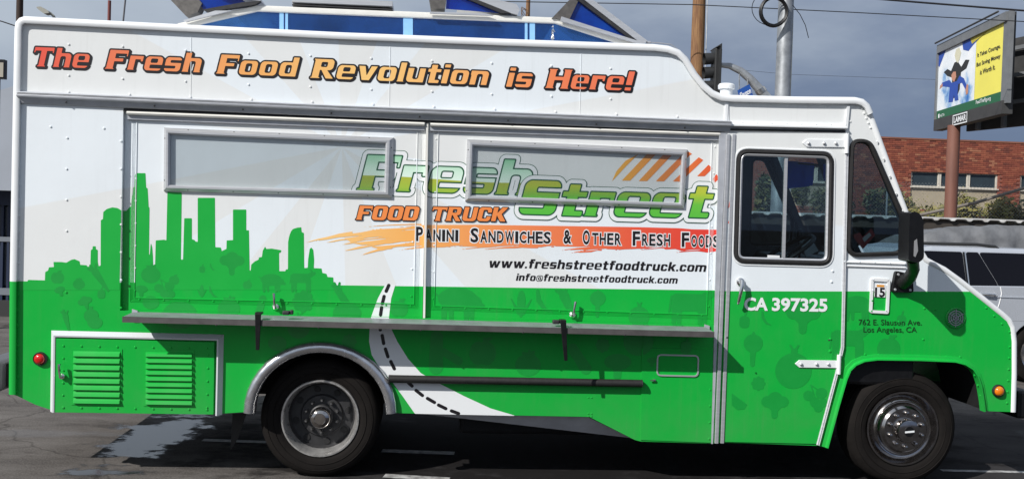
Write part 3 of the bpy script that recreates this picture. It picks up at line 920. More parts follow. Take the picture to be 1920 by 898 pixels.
# ---- rear louvre compartment
lc = PL([(105, 627), (412, 634), (409, 776), (104, 772)])
comp = MB().plate(PL([(106, 633), (404, 640), (402, 775), (105, 771)]), -0.03, 0.0).build('engine_hatch', WRAP, truck, bevel=0.002)
rimp = PL([(104, 771), (106, 629), (410, 636), (407, 777)])
MB().sweep(rimp, [(-0.004, 0), (-0.004, -0.034), (0.006, -0.036), (0.032, -0.004), (0.034, 0.0)]).build('hatch_rim', mat('grey_white_paint', (0.60, 0.61, 0.64)), comp)
for (xa, ya, xb, yb) in ((141, 655, 229, 755), (276, 657, 364, 757)):
    pl_ = MB().plate(PL([(xa - 3, ya - 3), (xb + 3, ya - 2), (xb + 2, yb + 3), (xa - 4, yb + 2)]), -0.0335, -0.03).build('louvre_plate', WRAP, comp)
    n_ = 8 if xa < 200 else 9
    for j in range(n_):
        y0 = ya + (yb - ya) * (j + 0.12) / n_; y1 = ya + (yb - ya) * (j + 0.92) / n_
        a, b, c, d = W(xa, y0), W(xb, y0 + 1.2), W(xb, y1 + 1.2), W(xa, y1)
        sl = MB()
        sl.add([(a.x, -0.0335, a.z), (b.x, -0.0335, b.z), (c.x, -0.0335, c.z), (d.x, -0.0335, d.z),
                (a.x + 0.006, -0.0435, d.z + 0.022), (b.x - 0.006, -0.0435, c.z + 0.022), (c.x - 0.004, -0.050, c.z + 0.004), (d.x + 0.004, -0.050, d.z + 0.004)],
               [(0, 4, 5, 1), (4, 7, 6, 5), (7, 3, 2, 6), (0, 3, 7, 4), (1, 5, 6, 2)])
        sl.build('slat', WRAP, pl_)
c = W(121, 703)
t = MB().lathe([(0.020, -0.03), (0.019, -0.05), (0.010, -0.055), (0.010, -0.075), (0, -0.078)], (c.x, 0, c.z), 12)
t.tube([(c.x, -0.07, c.z - 0.005), (c.x - 0.006, -0.078, c.z + 0.04), (c.x - 0.009, -0.072, c.z + 0.085)], [0.009, 0.009, 0.011], 8)
t.build('hatch_handle', CHROME, comp, smooth=True)

# ---- marker lamps
for (px, py, col, nm, lb) in ((76, 672, (0.62, 0.008, 0.010), 'red_lens', 'round red marker lamp'), (1871, 732, (0.85, 0.22, 0.01), 'amber_lens', 'round amber marker lamp')):
    c = W(px, py)
    l = MB().lathe([(0.046, 0.0), (0.046, -0.012), (0.040, -0.022), (0.033, -0.016)], (c.x, 0, c.z), 24).build('marker_lamp', RUBBER, truck, smooth=True)
    l['label'] = lb
    MB().lathe([(0.036, -0.010), (0.034, -0.024), (0.024, -0.034), (0.012, -0.038), (0.0, -0.039)], (c.x, 0, c.z), 24).build('lens', mat(nm, col, 0.15, coat=0.6, noise=0.25, nscale=60), l, smooth=True)

# ---- rub rail tube
a, b = W(730, 709.5, -0.03), W(1203, 718.5, -0.03)
rub = MB().tube([(a.x, -0.035, a.z), (b.x, -0.035, b.z)], 0.027, 16).build('rub_rail', RUBBER, truck, smooth=True)
for p_ in (a, b):
    MB().lathe([(0.0, -0.006), (0.024, -0.006), (0.029, 0.0), (0.024, 0.006), (0.0, 0.006)], (p_.x, -0.035, p_.z), 12, 'X').build('rail_cap', DARKST, rub)

# ---- front skirt box, fuel flap, lock
MB().plate(PL([(1203, 652), (1337, 655), (1333, 829), (1201, 824)]), -0.006, 0.0).build('skirt_panel', WRAP, truck)
fl = clean(ccw(rpoly(PL([(1231, 663), (1310, 665), (1309, 706), (1230, 704)]), 0.035)))
MB().sweep(fl, [(0.0, -0.006), (0.0, -0.014), (0.010, -0.014), (0.010, -0.006)], closed=True).build('filler_flap_trim', ALU, truck, smooth=True)
c = W(1226, 712)
MB().lathe([(0.010, -0.006), (0.009, -0.02), (0.0, -0.021)], (c.x, 0, c.z), 10).box((c.x - 0.03, -0.024, c.z - 0.004), (c.x, -0.018, c.z + 0.004)).build('lock', STEEL, truck)

# ---- wheel arches
MB().sweep(PL(arch_rear[::-1]), [(0.0, 0.0), (0.004, -0.016), (-0.006, -0.036), (-0.030, -0.050), (-0.056, -0.046), (-0.072, -0.030), (-0.074, 0.03), (-0.066, 0.03)]).build('wheel_arch_trim', mat('brushed_fender', (0.66, 0.67, 0.70), 0.24, 0.9, noise=0.15, nscale=25), truck, smooth=True, angle=70)
MB().sweep(PL(arch_front[::-1]), [(0.036, 0.0), (0.034, -0.006), (0.014, -0.010), (0.006, -0.028), (-0.004, -0.030), (-0.006, 0.03), (0.0, 0.03)]).build('wheel_arch_trim', WRAP, truck, smooth=True, angle=30)
MB().sweep(PL(arch_rear[::-1]), [(0.02, 0.031), (0.02, 0.85), (0.03, 0.85), (0.03, 0.031)]).build('wheel_well', UNDER, truck)
MB().sweep(PL(arch_front[::-1]), [(0.02, 0.031), (0.02, 0.6), (0.03, 0.6), (0.03, 0.031)]).build('wheel_well', UNDER, truck)

# ---- wheels
def tyre_mesh():
    m = MB()
    pr = [(0.262, 0.015), (0.278, -0.004), (0.30, -0.012), (0.345, -0.018), (0.378, -0.012), (0.396, 0.006), (0.408, 0.022), (0.412, 0.045), (0.404, 0.05), (0.404, 0.058), (0.412, 0.064), (0.412, 0.10), (0.404, 0.104), (0.404, 0.114), (0.412, 0.118), (0.412, 0.155), (0.404, 0.16), (0.404, 0.168), (0.412, 0.172), (0.406, 0.198), (0.394, 0.214), (0.36, 0.226), (0.30, 0.220), (0.262, 0.20)]
    m.lathe(pr, (0, 0, 0), 56)
    for rr in (0.318, 0.362):
        m.lathe([(rr - 0.003, -0.0145), (rr, -0.0195), (rr + 0.003, -0.0145)], (0, 0, 0), 48)
    return m
def wheel(center, kind, far=False):
    root_loc = Vector((center.x, 0.0, TR))
    y = center.y
    s = -1 if far else 1
    def place(o, par):
        o.parent = par
        return o
    if kind == 'rear':
        rim = MB().lathe([(0.270, 0.004), (0.266, -0.010), (0.256, -0.010), (0.247, 0.006), (0.238, 0.05), (0.230, 0.095)], seg=48).build('wheel', mat('polished_rim', (0.72, 0.71, 0.69), 0.30, 0.75, noise=0.3, nscale=20), truck, smooth=True)
        parts = [('disc', MB().lathe([(0.232, 0.09), (0.215, 0.122), (0.150, 0.118), (0.140, 0.100), (0.06, 0.098)], seg=40), DARKST),
                 ('hub', MB().lathe([(0.082, 0.10), (0.080, 0.06), (0.072, 0.055)], seg=28), DARKST),
                 ('hub_cap', MB().lathe([(0.073, 0.06), (0.072, -0.004), (0.062, -0.020), (0.040, -0.028), (0.037, -0.024), (0.0, -0.025)], seg=28), WCHROME)]
        for k in range(10):
            a = R_(36 * k + 18)
            parts.append(('lug_nut', MB().lathe([(0.014, 0.10), (0.014, 0.080), (0.010, 0.074), (0.007, 0.062), (0, 0.062)], (0.112 * math.cos(a), 0, 0.112 * math.sin(a)), 6), STEEL))
        for k in range(8):
            a = R_(45 * k + 12)
            parts.append(('hand_hole', MB().lathe([(0.024, 0.119), (0.022, 0.114), (0.0, 0.114)], (0.186 * math.cos(a), 0, 0.186 * math.sin(a)), 14), UNDER))
    else:
        rim = MB().lathe([(0.270, 0.004), (0.267, -0.012), (0.254, -0.012), (0.246, 0.004), (0.236, 0.022), (0.226, 0.030)], seg=48).build('wheel', WCHROME, truck, smooth=True)
        parts = [('wheel_liner', MB().lathe([(0.228, 0.032), (0.222, 0.004), (0.205, -0.010), (0.196, -0.008), (0.182, -0.030), (0.170, -0.030), (0.155, -0.046), (0.085, -0.050)], seg=44), WCHROME),
                 ('hub_cap', MB().lathe([(0.088, -0.049), (0.086, -0.090), (0.078, -0.104), (0.050, -0.110), (0.0, -0.110)], seg=32), WCHROME),
                 ('hub_badge', MB().lathe([(0.038, -0.1095), (0.036, -0.1125), (0.0, -0.1125)], seg=24), BLACK),
                 ('badge_stripe', MB().plate([(-0.034, -0.010), (0.034, -0.003), (0.034, 0.010), (-0.034, 0.003)], -0.1150, -0.1130), WHINK)]
        for k in range(10):
            a = R_(36 * k)
            parts.append(('lug_cover', MB().lathe([(0.018, -0.046), (0.017, -0.066), (0.012, -0.078), (0.0, -0.082)], (0.122 * math.sin(a), 0, 0.122 * math.cos(a)), 10), WCHROME))
    for nm, mb, mt in parts:
        mb.build(nm, mt, rim, smooth=True)
    tyre_mesh().build('tyre', TYRE, rim, smooth=True, angle=50)
    if kind == 'rear':
        t2 = MB(); t2.lathe([(0.26, 0.30), (0.36, 0.285), (0.40, 0.30), (0.412, 0.32), (0.412, 0.48), (0.39, 0.51), (0.26, 0.50)], seg=48)
        t2.build('tyre', TYRE, rim, smooth=True)
    rim.location = (center.x, y, TR)
    if far:
        rim.rotation_euler = (0, 0, math.pi)
        rim.location = (center.x, TW - y, TR)
    return rim
wheel(Vector((REAR_C.x, 0.10, 0)), 'rear')
wheel(Vector((FRONT_C.x, 0.055, 0)), 'front')
wheel(Vector((REAR_C.x, 0.10, 0)), 'rear', True)
wheel(Vector((FRONT_C.x, 0.055, 0)), 'front', True)

# ---- chassis
zf = 0.62
MB().box((W(24, 700).x, 0.035, 0.72), (REAR_C.x - 0.56, TW - 0.035, 0.76)).build('floor_pan', UNDER, truck)
MB().box((REAR_C.x + 0.56, 0.035, 0.55), (W(1548, 800).x - 0.02, TW - 0.035, 0.60)).build('floor_pan', UNDER, truck)
MB().box((REAR_C.x - 0.56, 0.86, 0.86), (REAR_C.x + 0.56, TW - 0.86, 0.90)).build('floor_pan', UNDER, truck)
for yy in (0.72, 1.38):
    MB().box((W(40, 700).x, yy, 0.46), (W(1880, 700).x, yy + 0.09, 0.64)).build('chassis_rail', UNDER, truck)
for cx in (REAR_C.x, FRONT_C.x):
    MB().tube([(cx, 0.35, TR), (cx, TW - 0.35, TR)], 0.07, 12).build('axle', UNDER, truck)
# fuel tank and bent lower sheet behind the skirt
MB().box((W(862, 800, 0.5).x, 0.45, 0.24), (W(1180, 800, 0.5).x, 0.95, 0.58)).build('fuel_tank', UNDER, truck, bevel=0.03)
q = [W(742, 775, 0.004), W(1104, 783, 0.004), W(1196, 827, 0.004)]
MB().add([(q[0].x, 0.032, q[0].z), (q[1].x, 0.032, q[1].z), (q[2].x, 0.032, q[2].z), (q[0].x, 0.16, q[0].z - 0.012), (q[2].x - 0.03, 0.16, q[2].z - 0.01)],
         [(0, 1, 2, 4, 3)]).build('under_sheet', mat('bare_sheet', (0.74, 0.75, 0.78), 0.5, 0.0, noise=0.2, nscale=6), truck)
MB().plate(PL([(436, 775), (462, 775), (447, 820), (432, 843)], 0.25), 0.25, 0.26).build('mud_flap', RUBBER, truck)
# rear step bumper
rb0, rb1 = W(-32, 690, 0.2), W(20, 690, 0.2)
bmp = MB().box((rb0.x, 0.12, W(0, 735, 0.12).z), (rb1.x - 0.03, TW - 0.12, W(0, 677, 0.12).z)).build('rear_bumper', mat('bumper_grey', (0.13, 0.135, 0.145), 0.5, 0.3, noise=0.3, nscale=8), truck, bevel=0.02)
MB().box((rb1.x - 0.03, 0.2, W(0, 728, 0.12).z), (rb1.x + 0.05, TW - 0.2, W(0, 685, 0.12).z)).build('bumper_mount', UNDER, bmp)
fb = W(1918, 750, 0.1)
MB().box((W(1902, 750, 0.1).x, 0.06, W(1910, 783, 0.1).z), (fb.x + 0.04, TW - 0.06, W(1910, 730, 0.1).z)).build('front_bumper', BLACK, truck, bevel=0.02)

# ---- cab interior
xb = W(1366, 400).x
MB().box((xb - 0.03, 0.03, 0.6), (xb, TW - 0.03, W(1480, 184).z - 0.05)).build('cab_bulkhead', INTER, truck)
MB().box((xb, 0.031, 0.62), (W(1548, 800).x, TW - 0.031, 0.66)).build('cab_floor', INTER, truck)
roofz = W(1480, 184).z
MB().box((xb, 0.031, roofz - 0.09), (W(1600, 190).x, TW - 0.031, roofz - 0.06)).build('headliner', INTER, truck)
MB().plate(PL([(1370, 192), (1600, 194), (1628, 214), (1730, 484), (1545, 825), (1370, 820)]), TW - 0.045, TW - 0.032, [inset(dg_, 0.0), inset(qg_, 0.0)]).build('cab_lining_shade', INTER, truck)  # added dark sheet, paints the cab's shade over the white far wall
dx0 = W(1600, 500).x; dz = W(1600, 486).z
MB().plate([(dx0, 0.72), (dx0 - 0.05, dz - 0.12), (dx0 + 0.02, dz - 0.02), (dx0 + 0.32, dz - 0.02), (W(1730, 480).x - 0.05, dz - 0.05), (W(1730, 480).x, 0.72)], 0.04, TW - 0.04).build('dashboard', BLACK, truck, bevel=0.02)
sw = MB(); ctr = Vector((dx0 - 0.26, 0.62, dz + 0.02)); ax = Vector((-0.55, 0, 0.83)).normalized()
u_ = Vector((0, 1, 0)); v_ = ax.cross(u_)
sw.tube([ctr + (u_ * math.cos(2 * math.pi * k / 28) + v_ * math.sin(2 * math.pi * k / 28)) * 0.23 for k in range(28)], 0.016, 8, closed=True)
for k in range(3):
    a = R_(120 * k + 30)
    sw.tube([ctr - ax * 0.03, ctr + (u_ * math.cos(a) + v_ * math.sin(a)) * 0.225], 0.012, 6)
sw.tube([ctr - ax * 0.02, ctr - ax * 0.5], 0.035, 10)
sw.build('steering_wheel', BLACK, truck, smooth=True)
seatx = dx0 - 0.85
MB().box((seatx, 0.32, 0.98), (seatx + 0.48, 0.84, 1.12)).box((seatx - 0.08, 0.32, 1.05), (seatx + 0.06, 0.84, 1.62)).box((seatx + 0.1, 0.42, 0.66), (seatx + 0.4, 0.74, 0.98)).build('driver_seat', INTER, truck, bevel=0.04)
gx = W(1516, 470, 0.7)
MB().tube([(gx.x + 0.05, 0.95, 0.9), (gx.x, 0.9, W(1515, 445, 0.9).z)], [0.012, 0.010], 8).lathe([(0.0, -0.03), (0.026, -0.02), (0.03, 0.02), (0.018, 0.04), (0, 0.045)], (gx.x, 0.9, W(1515, 440, 0.9).z), 10, 'Z').build('gear_lever', BLACK, truck, smooth=True)
BLUEV = glass('blue_visor', (0.02, 0.14, 0.8), (0.02, 0.15, 0.90), 0.9)
for (quad, yy) in (([(1476, 302), (1527, 306), (1524, 347), (1512, 350), (1476, 354)], 0.45), ([(1544, 308), (1556, 308), (1556, 341), (1545, 340)], 0.35)):
    MB().plate(PL(quad, yy), yy, yy + 0.006).build('sun_visor', BLUEV, truck)
MB().tube([W(1480, 305, 0.47), W(1560, 312, 0.40)], 0.008, 6).build('visor_rod', BLACK, truck)
MB().plate(PL([(1500, 452), (1520, 446), (1535, 470), (1512, 482)], 0.75), 0.75, 0.78).build('paper_sheaf', mat('paper', (0.6, 0.6, 0.58), 0.8), truck)

# ---- mirror
mr_ = MB()
hy = -0.37
hh = rpoly(PL([(1696, 398), (1714, 397), (1722, 414), (1723, 484), (1712, 492), (1694, 488)], hy), [0.03, 0.05, 0.04, 0.04, 0.03, 0.02], 4)
mr_.plate(hh, hy - 0.07, hy + 0.08)
mirror = mr_.build('wing_mirror', BLACK, truck, bevel=0.02)
a = W(1710, 490, hy)
a2, a3, a4 = W(1713, 505, -0.25), W(1707, 518, -0.12), W(1692, 530, -0.03)
MB().tube([(a.x, hy, a.z + 0.02), a2, a3, a4], [0.042, 0.040, 0.045, 0.052], 12).build('mirror_arm', BLACK, mirror, smooth=True)
MB().plate(rpoly(PL([(1676, 507), (1707, 514), (1709, 548), (1668, 547)]), 0.02), -0.035, -0.001).build('mirror_base', BLACK, mirror, bevel=0.008)
for bx, by in ((1680, 514), (1674, 542), (1702, 543)):
    c = W(bx, by)
    MB().lathe([(0.010, -0.035), (0.008, -0.041), (0, -0.042)], (c.x, 0, c.z), 8).build('mirror_bolt', ALU, mirror)
MB().plate(PL([(1714, 452), (1719, 448), (1721, 470), (1716, 482), (1713, 480)], hy - 0.071), hy - 0.074, hy - 0.071).build('mirror_scuff', mat('scuffed_plastic', (0.25, 0.25, 0.26), 0.5), mirror)

# ---- permit holder and round vent
pf = clean(ccw(rpoly(PL([(1632, 521), (1668, 523), (1665, 588), (1629, 586)]), 0.016)))
MB().sweep(pf, [(0.0, 0.0), (0.0, -0.012), (0.020, -0.012), (0.020, 0.0)], closed=True).build('permit_frame', WHITE, truck, smooth=True)
st = MB().plate(PL([(1640, 532), (1660, 533), (1659, 557), (1639, 556)]), -0.008, -0.001).build('permit_sticker', WHINK, truck)
MB().plate(PL([(1643, 533.5), (1657, 534), (1657, 538), (1643, 537.5)]), -0.0095, -0.0081).build('sticker_band', mat('orange_ink', (0.75, 0.32, 0.04), 0.5), st)
t15 = MB(); c00, c10, c01 = W(1641, 555.5, -0.0095), W(1658.5, 556, -0.0095), W(1641.5, 539.5, -0.0095)
font_fit(t15, '15', c00, c10, c01, (0, 0, 0), 0.03)
t15.build('sticker_number', INK, st, recalc=False)
c = W(1791, 596)
vent = MB().lathe([(0.075, 0.0), (0.075, -0.008), (0.068, -0.012), (0.064, -0.006), (0.0, -0.004)], (c.x, 0, c.z), 28).build('round_vent', GHOST, truck, smooth=True)
for rr in (0.052, 0.036, 0.020):
    MB().lathe([(rr - 0.004, -0.006), (rr - 0.003, -0.011), (rr + 0.003, -0.011), (rr + 0.004, -0.006)], (c.x, 0, c.z), 24).build('vent_ring', GREY, vent)
sp = MB()
for k in range(3):
    a_ = R_(60 * k + 30); dx_, dz_ = 0.064 * math.cos(a_), 0.064 * math.sin(a_)
    sp.tube([(c.x - dx_, -0.0105, c.z - dz_), (c.x + dx_, -0.0105, c.z + dz_)], 0.003, 6)
sp.build('vent_spoke', GREY, vent)

# ---- roof: mushroom vent, skylight with open lids
rz = W(1362, 180, 0.35).z
c = W(1362, 165, 0.35)
MB().lathe([(0.045, -0.10), (0.045, 0.0), (0.060, 0.002), (0.062, 0.028), (0.052, 0.040), (0.0, 0.042)], (c.x, 0.35, W(1362, 168, 0.35).z), 20, 'Z').build('roof_vent', WHITE, truck, smooth=True)
YS0, YS1 = 0.30, 1.85
BLUEG = glass('blue_glazing', (0.34, 0.60, 0.88), (0.03, 0.15, 0.50), 0.34)
BLUEP = glass('blue_panel', (0.03, 0.15, 0.70), (0.006, 0.09, 0.55), 0.75, 0.1)
LTBL = mat('pale_blue_frame', (0.28, 0.55, 0.85), 0.4, noise=0.1, nscale=20)
trap = [(338, 62), (338, 47), (482, 14), (1042, 37), (1190, 84), (1192, 96)]
sky_g = MB().plate(PL(trap, YS0), YS0, YS0 + 0.006).build('skylight_pane', BLUEG, truck)
MB().plate(PL(trap, YS0), YS1, YS1 + 0.006).build('skylight_pane', BLUEG, truck)
railp = PL([(334, 46), (482, 12), (1042, 35), (1196, 84)], YS0)
MB().sweep(railp, [(0.004, -0.006), (0.000, -0.014), (-0.016, -0.017), (-0.034, -0.014), (-0.040, -0.006), (-0.040, 0.010), (0.004, 0.02)], y=YS0).build('skylight_frame', CREAMW, truck, smooth=True)
MB().sweep(railp, [(0.0, YS1 - YS0 - 0.04), (0.0, YS1 - YS0 + 0.03), (-0.04, YS1 - YS0 + 0.03), (-0.04, YS1 - YS0 - 0.04)], y=YS0).build('skylight_frame', CREAMW, truck)
MB().sweep(PL([(482, 12), (1042, 35)], YS0), [(-0.012, 0.05), (-0.004, 0.05), (-0.004, 1.5), (-0.012, 1.5)], y=YS0).build('skylight_lid', CREAMW, truck)
for (xa, xb_) in ((524, 532), (535, 540), (756, 774), (984, 989), (993, 1003)):
    MB().plate(PL([(xa, 24 + (xa > 700) * 8), (xb_, 24 + (xa > 700) * 8), (xb_, 90), (xa, 90)], YS0), YS0 - 0.003, YS0 + 0.05).build('skylight_mullion', LTBL, truck)
MB().plate(PL([(815, 46), (864, 48), (864, 64), (818, 64)], YS0 + 0.2), YS0 + 0.2, YS0 + 0.22).build('duct_cover', mat('duct_white', (0.62, 0.64, 0.66), 0.5), truck)
MB().box((W(380, 40, 0.8).x, 0.7, W(700, 66).z - 0.02), (W(1150, 40, 0.8).x, 1.3, W(700, 66).z + 0.06)).build('roof_duct', mat('duct_grey', (0.12, 0.14, 0.18), 0.6), truck)
# lids standing open
yl = YS0 - 0.01
def lid(panel, strut, cover, nm='skylight_hatch'):
    h = MB().plate(PL(panel, yl), yl, yl + 0.01).build(nm, BLUEP, truck)
    if strut:
        MB().plate(PL(strut, yl), yl - 0.02, yl + 0.10).build('hatch_strut', mat('bracket_grey', (0.16, 0.15, 0.14), 0.5, 0.5, noise=0.3, nscale=30), h)
    for i_, cv in enumerate(cover):
        MB().plate(PL(cv, yl), yl - 0.03, yl + 1.2 if i_ == 0 else yl + 0.02).build('hatch_cover' if i_ == 0 else 'hatch_edge', ALU if i_ == 0 else DARKST, h)
    return h
lid([(1082, -4), (1042, 36), (1192, 82)], [(1034, 36), (1078, -10), (1088, -6), (1066, 40), (1040, 36)],
    [[(1092, -12), (1212, 78), (1205, 86), (1196, 80), (1084, -6)], [(1084, -5), (1197, 82), (1192, 84), (1076, -2)]])
lid([(838, -14), (836, 17), (946, 26), (880, -10)], [(803, -12), (838, -12), (834, 18), (808, 18)],
    [[(872, -12), (968, 10), (974, 20), (970, 30), (958, 27), (860, -12)], [(860, -12), (958, 27), (940, 27), (846, -12)]])
lid([(360, -8), (387, 24), (466, 8), (440, -8)], [(312, -8), (366, -8), (380, 8), (372, 24), (350, 32)],
    [[(470, -10), (488, -2), (490, 4), (420, -3), (400, -12)], [(490, 4), (480, 11), (390, 25), (382, 20), (460, 6)]])
MB().sweep(PL([(548, 4), (736, 12)], yl), [(0.03, -0.02), (-0.005, -0.02), (-0.010, 0.0), (-0.010, 1.1), (0.03, 1.1)], y=yl).build('hatch_cover', ALU, truck)
MB().sweep(PL([(548, 10), (736, 19)], yl), [(0.004, -0.01), (-0.004, -0.01), (-0.004, 1.0), (0.004, 1.0)], y=yl).build('hatch_edge', DARKST, truck)
for q in ([(345, 40), (405, 22), (435, 22), (350, 43)], [(806, 24), (910, 27), (925, 31), (806, 27)], [(1052, 33), (1200, 80), (1210, 88), (1050, 41)]):
    MB().plate(PL(q, yl - 0.02), yl - 0.045, yl - 0.02).build('hatch_flange', ALU, truck)
a = W(1212, 80, yl)
MB().lathe([(0.010, 0.0), (0.010, 0.03), (0.006, 0.032), (0.0, 0.032)], (a.x, yl, a.z), 10, 'X').tube([(a.x + 0.02, yl, a.z)] + [W(px, py, yl) for px, py in ((1235, 81), (1258, 84), (1272, 94), (1280, 104))], 0.004, 6).build('gas_hose', GREY, truck)
c = W(1036, 72, 0.2)
fo = MB()
for k in range(14):
    a_ = random.uniform(0, 6.28); r0 = random.uniform(0.008, 0.022)
    fo.add([(c.x + r0 * math.cos(a_), 0.2 + 0.02 * math.sin(a_), c.z - 0.03 + 0.009 * k), (c.x + r0 * math.cos(a_ + 2), 0.2 + 0.02 * math.sin(a_ + 2), c.z - 0.03 + 0.009 * k), (c.x + 0.2 * r0, 0.2, c.z - 0.005 + 0.008 * k)], [(0, 1, 2)])
fo.build('foil_cap', CHROME, truck, recalc=False)

# ---- rivets (too small to pick apart singly): one joined part
rv = MB()
def rivet(px, py, y=0.0, r=0.0085):
    w = W(px, py)
    rv.lathe([(r, y), (r * 0.75, y - r * 0.55), (0.0, y - r * 0.75)], (w.x, 0, w.z), 8)
def rline(a, b, n, y=0.0, r=0.0085):
    for i in range(n):
        t = i / (n - 1)
        rivet(a[0] + (b[0] - a[0]) * t, a[1] + (b[1] - a[1]) * t, y, r)
rline((41, 54), (40, 168), 5); rline((39, 198), (33, 640), 16); rline((34, 648), (33, 735), 4)
for x, ys in ((129, (84, 142)), (230, (88, 148)), (348, (95, 153)), (466, (101, 159)), (582, (105, 163)), (696, (110, 168)), (810, (115, 172)), (922, (119, 177)), (1034, (124, 181)), (1145, (129, 186))):
    for y in ys: rivet(x, y)
rline((129, 173), (1270, 219), 11)
for x, y in ((95, 238), (126, 259), (195, 241), (125, 317), (125, 375), (125, 433), (124, 548)): rivet(x, y)
for k in range(7): rivet(227, 265 + 52 * k)
rline((1308, 150), (1372, 195), 4, 0, 0.008); rline((1372, 195), (1586, 201), 7, 0, 0.007)
rline((1391, 231), (1584, 235), 8, -0.012, 0.008)
rline((1616, 204), (1632, 240), 5, 0, 0.009); rline((1643, 266), (1690, 395), 5, -0.014, 0.008); rline((1594, 228), (1578, 500), 7)
rline((1588, 300), (1583, 470), 12, 0, 0.007); rline((1582, 490), (1695, 494), 5, -0.014, 0.007); rline((1582, 502), (1575, 690), 10)
rline((1560, 508), (1558, 528), 2, -0.008, 0.010); rline((1556, 635), (1555, 658), 2, -0.008, 0.010)
rline((1590, 684), (1549, 830), 8); rline((1622, 664), (1800, 669), 8); rline((1822, 684), (1844, 760), 5)
rline((1849, 577), (1893, 622), 4); rline((1893, 650), (1888, 755), 6)
rline((1685, 603), (1731, 636), 2); rivet(1733, 578); rivet(1754, 580)
for (xa, ya, xb2, yb2, n) in ((258, 562, 770, 574, 12), (828, 577, 1318, 592, 12), (777, 300, 771, 556, 6), (253, 250, 250, 545, 8), (818, 260, 812, 560, 7), (1343, 275, 1331, 575, 7)):
    rline((xa, ya), (xb2, yb2), n, PY, 0.0075)
rline((122, 647), (390, 652), 9, -0.03, 0.008); rline((122, 762), (390, 766), 9, -0.03, 0.008)
rline((122, 647), (121, 762), 6, -0.03, 0.008); rline((392, 664), (390, 762), 5, -0.03, 0.008)
rline((1331, 730), (1329, 822), 4, -0.006, 0.007); rline((1636, 524), (1633, 583), 4, -0.012, 0.006)
for dx_ in (0, 6):
    for yy in (745, 775, 780): rivet(1103 + dx_, yy, 0, 0.006)
rv.build('rivets', WRAP, truck, smooth=True)['kind'] = 'stuff'
# screws on drip rail and shelf lip
rv = MB()
for k in range(8): rivet(127 + 165 * k, 193 + 6.8 * k, -0.03, 0.007)
for k in range(7): rivet(420 + 185 * k, 602 + 4.6 * k, -SP - 0.006, 0.007)
rv.build('rail_screws', DARKST, truck)['kind'] = 'stuff'
# panel joints: narrow cover strips
for (x0_, y0_, x1_, y1_) in ((358, 62, 357, 180), (731, 84, 729, 203), (1089, 101, 1086, 218), (104, 330, 104, 331)):
    if y1_ - y0_ > 5:
        MB().plate(PL([(x0_, y0_), (x0_ + 1.2, y0_), (x1_ + 1.2, y1_), (x1_, y1_)]), -0.002, 0.0).build('panel_joint', WRAP, truck)

# ================================================================== PRINTED GRAPHICS ON THE TRUCK
def zm(pts, ox, oy, s):
    return [(ox + x / s, oy + y / s) for x, y in pts]
def span(px0, py0, px1, py1, m=0.05):
    a, b = W(px0, py0), W(px1, py1)
    return min(a.x, b.x) - m, min(a.z, b.z) - m, max(a.x, b.x) + m, max(a.z, b.z) + m

# skyline
sk = zm([(62, 680), (155, 682), (157, 672), (252, 675), (254, 628), (270, 620), (275, 602), (303, 600), (300, 572), (345, 572), (372, 576), (400, 560), (418, 556), (447, 568), (450, 588), (487, 590), (490, 598), (507, 598), (510, 505), (520, 500), (520, 484), (538, 484), (538, 500), (549, 505), (549, 570), (553, 594), (565, 594), (566, 338), (578, 332), (580, 292), (600, 275), (630, 266), (660, 270), (685, 285), (700, 285), (722, 262), (727, 262), (730, 205), (735, 200), (738, 158), (744, 152), (750, 80), (760, 73), (808, 73), (812, 155), (820, 158), (823, 205), (826, 262), (831, 268), (828, 530), (832, 535), (838, 465), (846, 490), (850, 540), (852, 596), (862, 596), (866, 452), (890, 450), (915, 448), (926, 452), (932, 178), (1013, 182), (1008, 560), (1020, 560), (1027, 327), (1070, 327), (1070, 445), (1085, 450), (1090, 458), (1103, 460), (1103, 212), (1200, 212), (1202, 490), (1234, 492), (1238, 512), (1265, 500), (1266, 452), (1302, 450), (1302, 278), (1377, 278), (1377, 395), (1392, 395), (1396, 622), (1402, 622), (1405, 588), (1425, 570), (1447, 560), (1447, 548), (1465, 545), (1470, 510), (1483, 487), (1490, 500), (1520, 498), (1575, 507), (1572, 520), (1562, 522), (1563, 625), (1598, 625), (1600, 615), (1612, 615), (1613, 460), (1620, 425), (1630, 400), (1640, 388), (1665, 380), (1687, 378), (1690, 405), (1702, 410), (1704, 608), (1724, 606), (1726, 560), (1735, 500), (1744, 492), (1755, 505), (1760, 560), (1758, 608), (1802, 610), (1806, 635), (1830, 640), (1835, 658), (1868, 660), (1870, 702), (1916, 708), (1916, 730), (62, 730)], 0, 300, 2.994)
F1 = Field(*span(20, 560, 650, 315), 0.0045)
F1.poly(PL([(x if x > 30 else 36, y) for x, y in sk]), 0.02)
F1.build('skyline_print', GRINK, truck, depth=depth)

